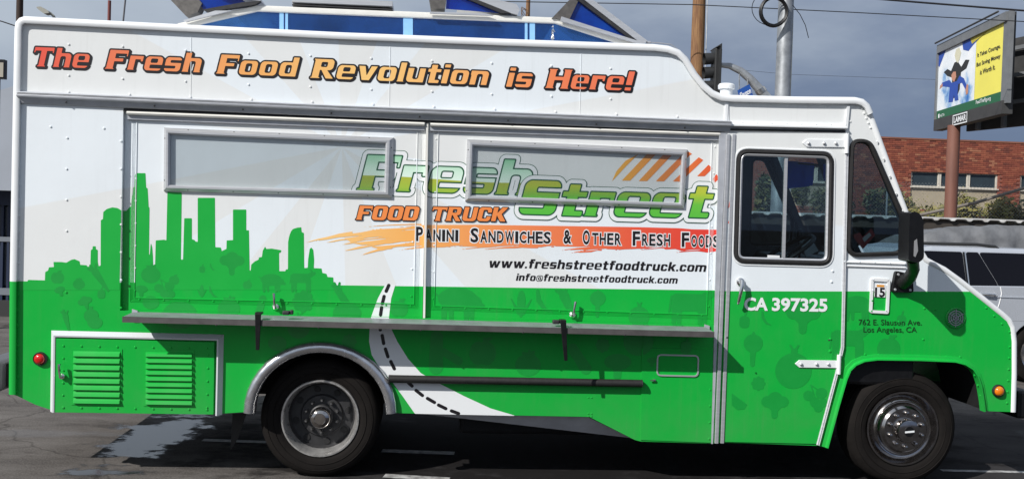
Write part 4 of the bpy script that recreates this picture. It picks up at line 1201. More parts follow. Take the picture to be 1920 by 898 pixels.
# white road with dashes
road = [(722, 534), (708, 560), (696, 593), (693, 615), (692, 640), (697, 665), (712, 690), (735, 715), (757, 745), (778, 775), (967, 779), (920, 765), (870, 742), (825, 719), (789, 699), (765, 672), (745, 640), (733, 615), (729, 594), (733, 560), (741, 534)]
FR = Field(*span(685, 785, 975, 530), 0.005)
FR.poly(PL(road), 0.02)
rd = FR.build('road_print', WHINK, truck, depth=depth)
FD = Field(*span(685, 785, 975, 530), 0.003)
for (x, y, a, l) in ((726, 541, 66, 6), (718, 563, 76, 7), (714, 584, 82, 7), (713, 613, 90, 5), (718, 636, -80, 7.5), (725, 661, -72, 7.5), (736, 684, -64, 7.5), (767, 718, -42, 7.5), (786, 736, -38, 7.5), (808, 750, -30, 7.5), (829, 762, -26, 7.5), (853, 772, -20, 7)):
    dx_, dy_ = l * math.cos(R_(a)), -l * math.sin(R_(a))
    p0, p1 = P2(x - dx_, y - dy_), P2(x + dx_, y + dy_)
    sl, X, Z = FD.window(min(p0[0], p1[0]) - 0.03, min(p0[1], p1[1]) - 0.03, max(p0[0], p1[0]) + 0.03, max(p0[1], p1[1]) + 0.03)
    FD.union(sl, d_seg(X, Z, *p0, *p1, 0.0115))
o_ = FD.build('road_dashes', INK, rd, depth=depth, lift=0.002); o_['kind'] = 'stuff'

# ghosted food silhouettes in the green
FV = Field(*span(30, 800, 1720, 480), 0.006)
VEG = {
 'apple': [('e', -.16, 0, .32, .42), ('e', .16, 0, .32, .42), ('s', 0, .35, .06, .55, .04), ('e', .18, .50, .16, .07, 25)],
 'tomato': [('e', 0, 0, .48, .42), ('s', -.2, .45, .2, .38, .05), ('s', 0, .35, .04, .56, .04), ('s', -.1, .3, .2, .5, .05)],
 'carrot': [('s', -.4, -.4, .2, .2, .05, .15), ('s', .2, .2, .42, .45, .05), ('s', .2, .2, .5, .25, .05), ('s', .2, .2, .28, .5, .05)],
 'pepper': [('b', -.3, -.45, .3, .25, .2), ('s', 0, .2, .1, .5, .06)],
 'mushroom': [('e', 0, .15, .48, .28), ('b', -.14, -.45, .14, .1, .08)],
 'broccoli': [('e', -.3, .12, .24, .22), ('e', 0, .25, .28, .25), ('e', .3, .12, .24, .22), ('e', 0, .05, .4, .18), ('s', 0, 0, 0, -.42, .15, .12), ('s', -.28, 0, -.02, -.25, .06), ('s', .28, 0, .02, -.25, .06)],
 'corn': [('e', 0, .05, .17, .45), ('s', -.1, -.42, -.42, .15, .08, .02), ('s', .1, -.42, .42, .15, .08, .02), ('s', 0, -.4, 0, -.55, .06)],
 'chili': [('s', -.3, .5, -.25, .1, .06, .1), ('s', -.25, .1, 0, -.25, .1, .08), ('s', 0, -.25, .4, -.42, .08, .01)],
 'pig': [('e', 0, .08, .42, .24), ('e', .36, .02, .15, .14), ('s', .4, -.02, .52, -.06, .06), ('s', -.28, -.1, -.28, -.38, .07, .05), ('s', -.14, -.1, -.12, -.36, .06, .045), ('s', .2, -.1, .2, -.38, .07, .05), ('s', .3, -.1, .32, -.35, .06, .045), ('s', -.4, .12, -.5, .2, .02)],
 'cow': [('b', -.4, -.1, .32, .26, .08), ('s', .3, .2, .46, .28, .1, .06), ('s', .38, .34, .3, .42, .03), ('s', -.34, 0, -.36, -.44, .07, .04), ('s', -.24, 0, -.24, -.42, .06, .04), ('s', .2, 0, .2, -.44, .06, .04), ('s', .29, 0, .31, -.42, .06, .04), ('s', -.42, .2, -.46, -.15, .02)],
 'round': [('e', 0, -.06, .46, .44), ('b', -.08, .3, .08, .48, .02), ('s', 0, .42, -.1, .56, .03), ('s', 0, .42, .1, .56, .03)],
 'cucumber': [('s', 0, -.36, 0, .36, .17, .15)],
 'tree': [('e', 0, .2, .3, .28), ('s', 0, .3, 0, .52, .12, .04), ('s', 0, -.05, 0, -.46, .09, .07)],
 'grapes': [('e', -.28, .1, .19, .19), ('e', .22, .2, .22, .2), ('e', -.02, -.14, .19, .19), ('e', .3, -.16, .17, .17), ('e', .12, -.36, .17, .15), ('s', -.2, .5, 0, 0, .02), ('s', -.2, .5, .2, .25, .02)],
 'wedge': [('p', (-.45, .45), (-.42, -.2), (-.1, -.45), (.28, -.4), (.42, -.15))],
 'flower': [('e', 0, 0, .36, .36)] + [('e', .33 * math.cos(k * .785), .33 * math.sin(k * .785), .14, .14) for k in range(8)],
 'onion': [('e', 0, -.15, .45, .36), ('s', 0, .1, -.22, .55, .14, .05)],
 'melon': [('e', 0, -.1, .5, .4)],
}
def veg(kind, px, py, size, rot=0, sx=1.0):
    c = W(px, py); h = size / 272.0
    sl, X, Z = FV.window(c.x - h, c.z - h, c.x + h, c.z + h)
    if not X.size: return
    ca, sa = math.cos(R_(rot)), math.sin(R_(rot))
    u = ((X - c.x) * ca + (Z - c.z) * sa) / h / sx; v = (-(X - c.x) * sa + (Z - c.z) * ca) / h
    d = np.full(X.shape, 9.0)
    for op in VEG[kind]:
        if op[0] == 'e': q = d_ell(u, v, *op[1:])
        elif op[0] == 's': q = d_seg(u, v, *op[1:])
        elif op[0] == 'b': q = d_box(u, v, *op[1:])
        else: q = d_poly(u, v, op[1:])
        d = np.minimum(d, q)
    FV.union(sl, d * h)
for v in (('apple', 108, 521, 24), ('tomato', 148, 533, 22), ('carrot', 187, 522, 46, 80), ('pepper', 190, 549, 22), ('mushroom', 113, 546, 20, 20), ('broccoli', 160, 567, 24, 20), ('round', 171, 590, 28), ('onion', 178, 600, 30), ('carrot', 125, 602, 34, 60),
          ('tomato', 280, 516, 36), ('apple', 324, 526, 19), ('grapes', 306, 545, 40), ('mushroom', 262, 546, 24), ('pepper', 377, 504, 17), ('chili', 397, 502, 15), ('broccoli', 433, 494, 42), ('corn', 376, 545, 21), ('chili', 398, 549, 22), ('apple', 462, 535, 17), ('pig', 507, 529, 46), ('cow', 565, 526, 48), ('carrot', 638, 556, 44, 70), ('flower', 567, 566, 44), ('melon', 335, 585, 62), ('tomato', 427, 580, 42), ('cucumber', 487, 574, 40, -15), ('onion', 650, 580, 58), ('apple', 748, 580, 34), ('melon', 280, 565, 30),
          ('pig', 858, 568, 88), ('corn', 978, 568, 46), ('chili', 1022, 568, 46), ('carrot', 1066, 572, 62, 70), ('tree', 1122, 570, 50), ('round', 1200, 592, 44), ('cow', 1298, 575, 92),
          ('cucumber', 818, 660, 78), ('cucumber', 846, 668, 46, 60), ('apple', 905, 662, 52), ('tomato', 990, 684, 50), ('cucumber', 1086, 672, 64, 35), ('mushroom', 1158, 686, 54), ('round', 1197, 636, 62), ('flower', 1130, 647, 30), ('pepper', 1286, 648, 34), ('mushroom', 1222, 678, 20), ('melon', 520, 640, 34), ('round', 560, 612, 44), ('flower', 655, 640, 30),
          ('pepper', 1395, 600, 32), ('chili', 1436, 598, 28), ('broccoli', 1505, 592, 64), ('tree', 1411, 655, 62), ('round', 1487, 690, 78), ('flower', 1421, 718, 30), ('wedge', 1386, 752, 36), ('broccoli', 1452, 758, 50), ('grapes', 1528, 746, 52), ('pig', 1607, 575, 66), ('cow', 1592, 640, 84), ('apple', 1666, 654, 48), ('pepper', 1690, 598, 30)):
    veg(*v)
_X, _Z = np.meshgrid(FV.x0 + FV.c * np.arange(FV.nx), FV.z0 + FV.c * np.arange(FV.nz))
_gl = np.interp(_X, [P2(640, 536)[0], P2(1345, 545)[0], P2(1811, 546)[0]], [P2(640, 536)[1], P2(1345, 545)[1], P2(1811, 546)[1]]) - 0.008
FV.D = np.where(_X > P2(640, 536)[0], np.maximum(FV.D, _Z - _gl), FV.D)
FV.build('food_silhouettes', GHOST, truck, depth=lambda X, Z: np.where((X > W(1203, 700).x) & (X < W(1337, 700).x) & (Z < ZB(X)), -0.006, depth(X, Z)), lift=0.0012)['kind'] = 'stuff'

# slogan
FS = Field(*span(45, 190, 1210, 75), 0.0035)
ORNG = print_x('slogan_ink', [(0.0, lin((226, 82, 66))), (0.16, lin((232, 126, 84))), (0.36, lin((240, 172, 98))), (0.55, lin((247, 200, 122))), (0.74, lin((243, 170, 100))), (0.88, lin((238, 128, 84))), (1.0, lin((238, 116, 84)))], W(60, 110).x, W(1190, 150).x)
for t, xa, xb_, ya, yb in (('The', 58, 170, 125, 129), ('Fresh', 198, 380, 130, 137), ('Food', 406, 560, 139, 145), ('Revolution', 583, 918, 147, 161), ('is', 948, 1000, 163.5, 165), ('Here!', 1023, 1188, 166, 171)):
    cap = abs(W(xa, ya).z - W(xa, ya - 37).z)
    word(FS, t, W(xa, ya).x, W(xb_, yb).x, W(xa, ya).z, W(xb_, yb).z, cap, gap=0.10, shrink=0.002)
so = FS.build('slogan_lettering', ORNG, truck, lift=0.003)
FO = Field(FS.x0, FS.z0, FS.x0 + 1, FS.z0 + 0.1, FS.c)
FO.nx, FO.nz, FO.D = FS.nx, FS.nz, FS.D.copy()
k_ = 2
FO.D[:] = np.minimum(FS.D, np.roll(np.roll(FS.D, -k_, 0), k_, 1) + 0.0)
FO.build('lettering_outline', INK, so, off=0.0105, lift=0.0018)

# brush stroke banner
FB = Field(*span(560, 490, 1352, 412), 0.004)
rs = random.Random(3)
main = [(640, 444), (690, 436), (740, 426), (800, 422), (900, 421.5), (1000, 423), (1200, 426), (1275, 428), (1300, 430), (1352, 431), (1352, 470)]
bot = [(1352, 470), (1330, 474), (1310, 471), (1285, 472), (1268, 467), (1250, 468), (1240, 462), (1215, 463), (1205, 467), (1180, 465), (1160, 468), (1130, 467), (1110, 473), (1085, 474), (1098, 468), (1070, 469), (1090, 463), (1050, 462), (1000, 463), (960, 461), (900, 463), (860, 462), (820, 464), (790, 461), (745, 463), (715, 468), (690, 462), (660, 456)]
FB.poly(PL(main + bot[1:]), 0.03)
streaks = [(570, 455.5, 660, 437, 6), (590, 452, 740, 430, 8), (610, 455, 700, 444, 7), (640, 459, 720, 448, 6), (642, 471, 760, 452, 7), (660, 466, 745, 455, 8), (676, 479, 735, 464, 7), (700, 472, 740, 462, 6), (680, 426, 790, 421, 3), (695, 431, 800, 425, 3), (745, 470, 830, 460, 4), (760, 468, 860, 461, 4), (862, 468, 960, 462, 4), (905, 468, 1010, 463, 5), (950, 466, 1040, 462, 4), (1052, 470, 1120, 465, 5), (1070, 475, 1130, 468, 5), (1200, 469, 1290, 463, 4), (1268, 474, 1350, 466, 6), (1150, 470, 1230, 464, 4)]
for (xa, ya, xb_, yb, w) in streaks:
    nn = 7; up, dn = [], []
    for i in range(nn + 1):
        t = i / nn
        x, y = xa + (xb_ - xa) * t, ya + (yb - ya) * t - math.sin(t * 3.14) * 1.5
        hw = w * 0.5 * t ** 0.6 + 0.15
        up.append((x, y - hw * rs.uniform(0.5, 1.1))); dn.append((x, y + hw * rs.uniform(0.4, 1.1)))
    FB.poly(PL(up + dn[::-1]), 0.02)
cuts = [(600, 450.5, 690, 440.5, 2.4), (655, 455, 735, 446, 3.0), (668, 449, 725, 443, 2.0), (690, 462, 770, 455, 3.2), (725, 457, 790, 452, 2.4), (700, 429.5, 792, 424.5, 2.0), (742, 433, 800, 428, 1.6), (650, 464, 700, 458, 2.4), (905, 465, 985, 459.5, 1.8), (1052, 466.5, 1120, 461, 2.2), (1085, 471, 1140, 466, 1.8), (1205, 467, 1262, 461, 2.0), (1270, 471, 1335, 466.5, 1.6), (830, 463.5, 880, 459.5, 1.4), (1010, 464, 1052, 460, 1.4)]
for (xa, ya, xb_, yb, w) in cuts:          # bristle gaps
    q = PL([(xa, ya + w * 0.4), (xa + (xb_ - xa) * 0.4, ya + (yb - ya) * 0.4 - w * 0.5), (xb_, yb), (xa + (xb_ - xa) * 0.6, ya + (yb - ya) * 0.6 + w * 0.5)])
    xs_c = [p[0] for p in q]; zs_c = [p[1] for p in q]
    sl, X, Z = FB.window(min(xs_c) - 0.02, min(zs_c) - 0.02, max(xs_c) + 0.02, max(zs_c) + 0.02)
    FB.D[sl] = np.maximum(FB.D[sl], -d_poly(X, Z, q))
BAN = print_x('banner_ink', [(0.0, lin((247, 205, 135))), (0.25, lin((243, 176, 96))), (0.5, lin((236, 138, 84))), (0.8, lin((228, 88, 62))), (1.0, lin((222, 58, 50)))], W(570, 450).x, W(1352, 450).x)
FB.build('banner_stroke', BAN, truck, depth=depth, lift=0.0014)
# orange sun stripes behind the logo
STR = zm_ = [[(845, 328), (880, 250), (950, 170), (1050, 118), (960, 205)], [(920, 322), (985, 322), (1195, 108), (1125, 108)], [(1050, 325), (1115, 325), (1320, 112), (1250, 110)], [(1180, 327), (1245, 327), (1440, 130), (1460, 118), (1430, 100), (1400, 108)], [(1310, 328), (1372, 330), (1545, 165), (1510, 143)], [(1497, 288), (1555, 288), (1615, 230), (1585, 200)], [(1618, 308), (1645, 272), (1668, 305), (1632, 337)]]
FT = Field(*span(1140, 345, 1350, 280), 0.004)
for q in STR:
    FT.poly(PL(zm(q, 940, 260, 4.08), PY), 0.02)
STI = print_x('stripe_ink', [(0.0, lin((240, 180, 70))), (0.5, lin((230, 140, 66))), (1.0, lin((222, 84, 50)))], W(1150, 320).x, W(1345, 320).x)
FT.build('sun_stripes', STI, truck, depth=depth, lift=0.0012)['kind'] = 'stuff'
FT2 = Field(*span(1361, 440, 1372, 360), 0.003)
for q in ([(1364, 392), (1368, 374), (1369, 384)], [(1364, 418), (1370, 404), (1368, 421)]):
    FT2.poly(PL(q), 0.01)
FT2.build('stripe_tips', STI, truck, depth=lambda X, Z: np.full_like(X, -0.008), lift=0.0012)['kind'] = 'stuff'

# logo
def zgrad(name, z0, z1, x0, x1, stops):
    m = bpy.data.materials.new(name); m.use_nodes = True
    n = NT(m); b = m.node_tree.nodes['Principled BSDF']
    _, x, y, z = n.pos()
    wob = n.math('MULTIPLY', n.math('SINE', n.math('MULTIPLY', x, 4.2)), 0.010)
    base = n.maprange(x, x0, x1, 0.0, z1 - z0)     # unused slope placeholder for tilt
    t = n.maprange(n.math('ADD', z, wob), z0, z1)
    c = n.ramp(t, stops)
    m.node_tree.links.new(c, b.inputs['Base Color']); b.inputs['Roughness'].default_value = 0.35
    return m
FL = Field(*span(640, 385, 1030, 265, 0.03), 0.0035)
xa, za = P2(672, 357, PY); xb_, zb = P2(1000, 367, PY)
capF = W(672, 289).z - W(672, 357).z
word(FL, 'Fresh', xa, xb_, za, zb, capF, gap=0.09, shrink=0.004)
FM = zgrad('logo_fill_fresh', W(800, 372).z, W(800, 285).z, 0, 1, [(0.0, lin((92, 172, 66))), (0.20, lin((160, 190, 66))), (0.42, lin((170, 180, 62))), (0.43, lin((220, 240, 226))), (0.60, lin((205, 234, 214))), (1.0, lin((120, 196, 142)))])
lf = FL.build('logo_lettering', FM, truck, depth=depth, lift=0.0034)
FL.build('logo_line', DKGR, lf, off=0.040, depth=depth, lift=0.0014)
FL.build('logo_halo', WHINK, lf, off=0.0355, depth=depth, lift=0.0020)
FL.build('logo_outline', DKGR, lf, off=0.0095, depth=depth, lift=0.0027)
FL2 = Field(*span(945, 430, 1352, 320, 0.03), 0.0035)
capS = W(1000, 336).z - W(1000, 402).z
xa, za = P2(970, 402, PY); xb_, zb = P2(1338, 409, PY)
GLs = dict(GL)
word(FL2, 'S', xa, P2(1050, 405, PY)[0], za, P2(1050, 404, PY)[1], capS, shrink=0.005)
word(FL2, 'treet', P2(1043, 405, PY)[0], xb_, P2(1043, 405, PY)[1], zb, capS * 0.98, gap=0.06, shrink=0.005)
FM2 = zgrad('logo_fill_street', W(1150, 410).z, W(1150, 335).z, 0, 1, [(0.0, lin((84, 186, 66))), (0.45, lin((104, 190, 66))), (0.75, lin((178, 196, 62))), (1.0, lin((190, 186, 70)))])
ls = FL2.build('logo_lettering', FM2, truck, depth=depth, lift=0.0062)
FL2.build('logo_line', DKGR, ls, off=0.040, depth=depth, lift=0.0041)
FL2.build('logo_halo', WHINK, ls, off=0.0355, depth=depth, lift=0.0048)
FL2.build('logo_outline', DKGR, ls, off=0.0095, depth=depth, lift=0.0055)

FF = Field(*span(650, 425, 965, 375), 0.003)
ca_ = W(668, 385).z - W(668, 412).z
word(FF, 'FOOD', P2(668, 412, PY)[0], P2(786, 413.5, PY)[0], P2(668, 412, PY)[1], P2(786, 413.5, PY)[1], ca_, gap=0.07, shrink=0.001)
word(FF, 'TRUCK', P2(806, 414, PY)[0], P2(951, 415, PY)[0], P2(806, 414, PY)[1], P2(951, 415, PY)[1], ca_, gap=0.07, shrink=0.001)
lo = FF.build('food_truck_lettering', mat('orange_letter_ink', lin((238, 140, 74)), 0.36), truck, depth=depth, lift=0.0068)
FF.build('lettering_outline', INK, lo, off=0.0062, depth=depth, lift=0.0062)

# web and mail address
FU = Field(*span(905, 540, 1335, 480), 0.0022)
for t, xa, xb_, ya, yb, cp in (('www.freshstreetfoodtruck.com', 915, 1325, 501.5, 509.5, 17.5), ('info@freshstreetfoodtruck.com', 967, 1271, 526, 531.5, 13.5)):
    cap = W(xa, ya - cp).z - W(xa, ya).z
    word(FU, t, P2(xa, ya, PY)[0], P2(xb_, yb, PY)[0], P2(xa, ya, PY)[1], P2(xb_, yb, PY)[1], cap, gap=0.13)
FU.build('web_address_lettering', INK, truck, depth=depth, lift=0.0012)

# banner words: small capitals with a white edge
for t, xa, xb_, yb in (('PANINI', 781, 861, 451), ('SANDWICHES', 883, 1034, 453.5), ('&', 1057, 1070, 456), ('OTHER', 1093, 1166, 457.5), ('FRESH', 1187, 1258, 459.5), ('FOODS', 1279, 1350, 462)):
    Y0 = PY - 0.0024
    pan, pan2 = MB(), MB()
    if t == '&':
        pieces = [(t, xa, xb_, 24)]
    else:
        w1 = (xb_ - xa) / (len(t) + 0.15) * 0.86
        pieces = [(t[0], xa, xa + w1, 25)]
        st_ = xa + w1 + 4.0
        adv = (xb_ - st_) / (len(t) - 1)
        ww = {'I': 0.55, 'W': 1.25, 'N': 1.05}
        tot = sum(ww.get(ch, 1.0) for ch in t[1:])
        x = st_
        for ch in t[1:]:
            a_ = (xb_ - st_) * ww.get(ch, 1.0) / tot
            pieces.append((ch, x + 1.3, x + a_ - 2.4, 20.5) if ch != 'I' else (ch, x + a_ / 2 - 2.3, x + a_ / 2 + 1.3, 20.5)); x += a_
    for ch, x0_, x1_, hh_ in pieces:
        y_ = yb + (x0_ - xa) * 0.017
        c00, c10, c01 = W(x0_, y_, Y0), W(x1_, y_ + 0.2, Y0), W(x0_ + 0.3, y_ - hh_, Y0)
        font_fit(pan, ch, c00, c10, c01, (0, -0.0007, 0), 0.028)
        font_fit(pan2, ch, c00, c10, c01, (0, 0, 0), 0.085)
    po = pan.build('banner_word', INK, truck, recalc=False)
    pan2.build('lettering_edge', WHINK, po, recalc=False)

# licence number and owner address
lt = MB()
font_fit(lt, 'CA', W(1396, 581, -0.0115), W(1438, 581.5, -0.0115), W(1397, 558.5, -0.0115), (0, 0, 0), 0.035)
font_fit(lt, '397325', W(1448.5, 581.8, -0.0115), W(1550, 583.5, -0.0115), W(1449, 559, -0.0115), (0, 0, 0), 0.035)
lt.build('licence_lettering', WHINK, truck, recalc=False)
lt = MB()
font_fit(lt, '762 E. Slauson Ave.', W(1610, 609, -0.0035), W(1728, 609.5, -0.0035), W(1610, 598.5, -0.0035), (0, 0, 0), 0.006)
font_fit(lt, 'Los Angeles, CA', W(1619, 626, -0.0035), W(1719, 626, -0.0035), W(1619, 612.5, -0.0035), (0, 0, 0), 0.006)
lt.build('address_lettering', mat('dark_green_ink', (0.006, 0.05, 0.012), 0.4), truck, recalc=False)

# ================================================================== SURROUNDINGS
def make_ground():
    m = bpy.data.materials.new('asphalt'); m.use_nodes = True
    n = NT(m); b = m.node_tree.nodes['Principled BSDF']
    vec, x, y, z = n.pos()
    big = n.noise(vec, 0.55, 6, 0.6)
    mid = n.noise(vec, 2.4, 8, 0.65, (0.6, 1.4, 1))
    fine = n.noise(vec, 70, 5, 0.7)
    base = n.ramp(mid, [(0.30, (0.052, 0.047, 0.045)), (0.50, (0.105, 0.096, 0.090)), (0.70, (0.155, 0.144, 0.136))])
    base = n.mixc(n.maprange(fine, 0.42, 0.70, 0.0, 0.60), base, (0.23, 0.215, 0.20))
    grit = n.noise(vec, 190, 3, 0.7)
    base = n.mixc(n.maprange(grit, 0.50, 0.72, 0.0, 0.55), base, (0.022, 0.020, 0.019))
    stain = n.noise(vec, 1.3, 6, 0.7, (0.8, 1.6, 1))
    base = n.mixc(n.maprange(stain, 0.55, 0.68, 0.0, 0.55, True), base, (0.030, 0.027, 0.026))
    vo = m.node_tree.nodes.new('ShaderNodeTexVoronoi'); vo.feature = 'DISTANCE_TO_EDGE'; vo.inputs['Scale'].default_value = 0.62
    dv = m.node_tree.nodes.new('ShaderNodeVectorMath'); dv.operation = 'MULTIPLY_ADD'
    nc = m.node_tree.nodes.new('ShaderNodeTexNoise'); nc.inputs['Scale'].default_value = 2.2; nc.inputs['Detail'].default_value = 6
    m.node_tree.links.new(vec, nc.inputs['Vector']); m.node_tree.links.new(nc.outputs['Color'], dv.inputs[0]); dv.inputs[1].default_value = (0.5, 0.5, 0.0); m.node_tree.links.new(vec, dv.inputs[2])
    m.node_tree.links.new(dv.outputs[0], vo.inputs['Vector'])
    base = n.mixc(n.maprange(vo.outputs['Distance'], 0.002, 0.010, 0.40, 0.0), base, (0.014, 0.013, 0.012))
    # darker asphalt towards the front of the truck
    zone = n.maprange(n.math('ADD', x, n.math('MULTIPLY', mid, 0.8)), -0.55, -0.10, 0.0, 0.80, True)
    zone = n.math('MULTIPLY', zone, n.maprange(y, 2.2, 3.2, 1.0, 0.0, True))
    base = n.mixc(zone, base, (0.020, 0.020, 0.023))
    # truck's shade painted into the wet asphalt under and behind it, with puddles at its back and a few small ones
    def blob(cx, cy, rx, ry):
        return n.math('SQRT', n.math('ADD', n.math('POWER', n.math('DIVIDE', n.math('SUBTRACT', x, cx), rx), 2.0), n.math('POWER', n.math('DIVIDE', n.math('SUBTRACT', y, cy), ry), 2.0)))
    edge = n.math('MULTIPLY', n.math('SUBTRACT', n.noise(vec, 2.6, 5, 0.55, (0.9, 1.3, 1)), 0.5), 3.0)
    edge = n.math('ADD', edge, n.math('MULTIPLY', n.math('SUBTRACT', n.noise(vec, 11.0, 4, 0.6, (0.9, 1.3, 1)), 0.5), 1.1))
    g1, g2 = G(300, 812), G(190, 885)
    pd = n.math('MINIMUM', blob(g1.x, g1.y, 0.34, 0.95), blob(g2.x, g2.y, 0.42, 0.10))
    g3 = G(785, 848); g4 = G(60, 812)
    pd = n.math('MINIMUM', pd, blob(g3.x, g3.y, 0.25, 0.06))
    wet = n.maprange(n.math('ADD', pd, edge), 0.60, 1.05, 1.0, 0.0, True)
    damp_shade_d = n.math('ADD', blob(1.2, 1.4, 3.4, 2.2), n.math('MULTIPLY', edge, 0.6))
    damp_shade = n.maprange(damp_shade_d, 0.55, 1.1, 0.85, 0.0, True)
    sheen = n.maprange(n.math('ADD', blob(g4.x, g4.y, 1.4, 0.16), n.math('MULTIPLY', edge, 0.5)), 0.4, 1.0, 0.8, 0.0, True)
    col = n.mixc(damp_shade, base, (0.011, 0.010, 0.010))
    col = n.mixc(n.math('MULTIPLY', wet, 0.85), col, (0.008, 0.008, 0.009))
    L = m.node_tree.links
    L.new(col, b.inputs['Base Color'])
    rg = n.math('SUBTRACT', n.math('SUBTRACT', 0.9, n.math('MULTIPLY', wet, 0.84)), n.math('MULTIPLY', n.math('MULTIPLY', sheen, 0.45), n.math('SUBTRACT', 1.0, wet)))
    L.new(rg, b.inputs['Roughness'])
    L.new(n.math('MAXIMUM', n.math('MULTIPLY_ADD', wet, 0.4, 0.06), n.math('MULTIPLY', sheen, 0.5)), b.inputs['Specular IOR Level'])
    bp = m.node_tree.nodes.new('ShaderNodeBump'); bp.inputs['Distance'].default_value = 0.006
    L.new(n.math('MULTIPLY', n.math('SUBTRACT', 1.0, n.math('MULTIPLY', wet, 0.97)), 0.7), bp.inputs['Strength'])
    L.new(n.math('ADD', fine, n.math('MULTIPLY', mid, 1.5)), bp.inputs['Height']); L.new(bp.outputs['Normal'], b.inputs['Normal'])
    return m
gm = MB()
N = 24
ex = [-900, -300, -100, -40, -20] + [-14 + 1.5 * i for i in range(20)] + [20, 40, 100, 300, 900]
ey = [-300, -60, -20] + [-10 + 1.5 * i for i in range(24)] + [32, 60, 150, 400, 1200]
vs = [(a, b_, 0.0) for b_ in ey for a in ex]
w_ = len(ex)
gm.add(vs, [(j * w_ + i, j * w_ + i + 1, (j + 1) * w_ + i + 1, (j + 1) * w_ + i) for j in range(len(ey) - 1) for i in range(w_ - 1)])
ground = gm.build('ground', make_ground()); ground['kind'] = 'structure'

LINEM = mat('worn_line_paint', (0.55, 0.55, 0.54), 0.6, noise=0.5, nscale=14, col2=(0.12, 0.115, 0.11))
for (pa, pb, w) in (((380, 825), (500, 829), 0.04), ((716, 845), (852, 850), 0.05), ((720, 892), (842, 899), 0.05), ((1765, 882), (1960, 886), 0.03)):
    a, b_ = G(*pa), G(*pb)
    d = (b_ - a).normalized(); nrm = Vector((-d.y, d.x, 0)) * w
    o = MB().add([a - nrm + Vector((0, 0, .004)), b_ - nrm + Vector((0, 0, .004)), b_ + nrm + Vector((0, 0, .004)), a + nrm + Vector((0, 0, .004))], [(0, 1, 2, 3)]).build('bay_line', LINEM)
    o['kind'] = 'structure'

# ---------------------------------------------------------------- brick building
BY = 27.5
bx0, bx1 = W(1230, 300, BY).x, W(2090, 300, BY).x
btop = W(1780, 264.5, BY).z
bb = empty('brick_building', (bx0, BY, 0))
tag(bb, 'low red brick building with a strip of high windows behind the bushes', 'building')
MORT = mat('mortar', (0.22, 0.16, 0.13), 0.9)
_nt = MORT.node_tree; _bt = _nt.nodes.new('ShaderNodeTexBrick'); _g = _nt.nodes.new('ShaderNodeNewGeometry')
_sx = _nt.nodes.new('ShaderNodeSeparateXYZ'); _cx = _nt.nodes.new('ShaderNodeCombineXYZ'); _ad = _nt.nodes.new('ShaderNodeMath')
_nt.links.new(_g.outputs['Position'], _sx.inputs[0]); _nt.links.new(_sx.outputs[0], _ad.inputs[0]); _nt.links.new(_sx.outputs[1], _ad.inputs[1])
_nt.links.new(_ad.outputs[0], _cx.inputs[0]); _nt.links.new(_sx.outputs[2], _cx.inputs[1]); _nt.links.new(_cx.outputs[0], _bt.inputs['Vector'])
_bt.inputs['Scale'].default_value = 1.0; _bt.inputs['Brick Width'].default_value = 0.216; _bt.inputs['Row Height'].default_value = 0.072
_bt.inputs['Mortar Size'].default_value = 0.006; _bt.inputs['Color1'].default_value = (0.29, 0.078, 0.046, 1); _bt.inputs['Color2'].default_value = (0.20, 0.055, 0.037, 1); _bt.inputs['Mortar'].default_value = (0.22, 0.16, 0.13, 1)
_nt.links.new(_bt.outputs['Color'], _nt.nodes['Principled BSDF'].inputs['Base Color'])
openings = []
for (xa, ya, xb_, yb) in ((1709, 322, 1869, 397), (1914, 329, 2050, 404), (1470, 310, 1560, 388)):
    a, b_ = W(xa, ya, BY), W(xb_, yb, BY)
    openings.append((a.x, b_.z, b_.x, a.z))
wl_ = MB().plate([(bx0, 0), (bx1, 0), (bx1, btop), (bx0, btop)], BY + 0.012, BY + 0.3, [[(o[0], o[1]), (o[2], o[1]), (o[2], o[3]), (o[0], o[3])] for o in openings]).build('wall', MORT)
put(wl_, bb)
rf = MB().box((bx0, BY + 0.3, btop - 0.5), (bx1, BY + 12, btop - 0.4)).build('roof', GREY); put(rf, bb)
sw_ = MB().box((bx0, BY + 0.31, 0), (bx0 + 0.3, BY + 12, btop)).build('wall', MORT); put(sw_, bb)
cpg = MB().box((bx0 - 0.05, BY - 0.03, btop), (bx1, BY + 0.33, btop + 0.06)).build('coping', mat('brick_coping', (0.26, 0.10, 0.06), 0.8, noise=0.3, nscale=3)); put(cpg, bb)
bricks = []
for i, c in enumerate(((0.29, 0.078, 0.046), (0.23, 0.060, 0.038), (0.33, 0.100, 0.056), (0.39, 0.16, 0.09), (0.18, 0.052, 0.036))):
    bricks.append(mat('brick_clay_%d' % i, c, 0.85, noise=0.3, nscale=9))
bw, bh, gx_, gz = 0.205, 0.061, 0.011, 0.011
bmesh_list = []
for m in bricks:
    me = bpy.data.meshes.new('brick')
    t = MB().box((0, -0.010, 0), (bw, 0.02, bh))
    me.from_pydata(t.v, [], t.f); me.materials.append(m); bmesh_list.append(me)
rest = MB(); cnt = 0
zstart = W(1800, 400, BY).z - 0.1
xs_, xe_ = W(1480, 330, BY).x, W(1935, 330, BY).x
rows = int((btop - zstart) / (bh + gz))
rb = random.Random(11)
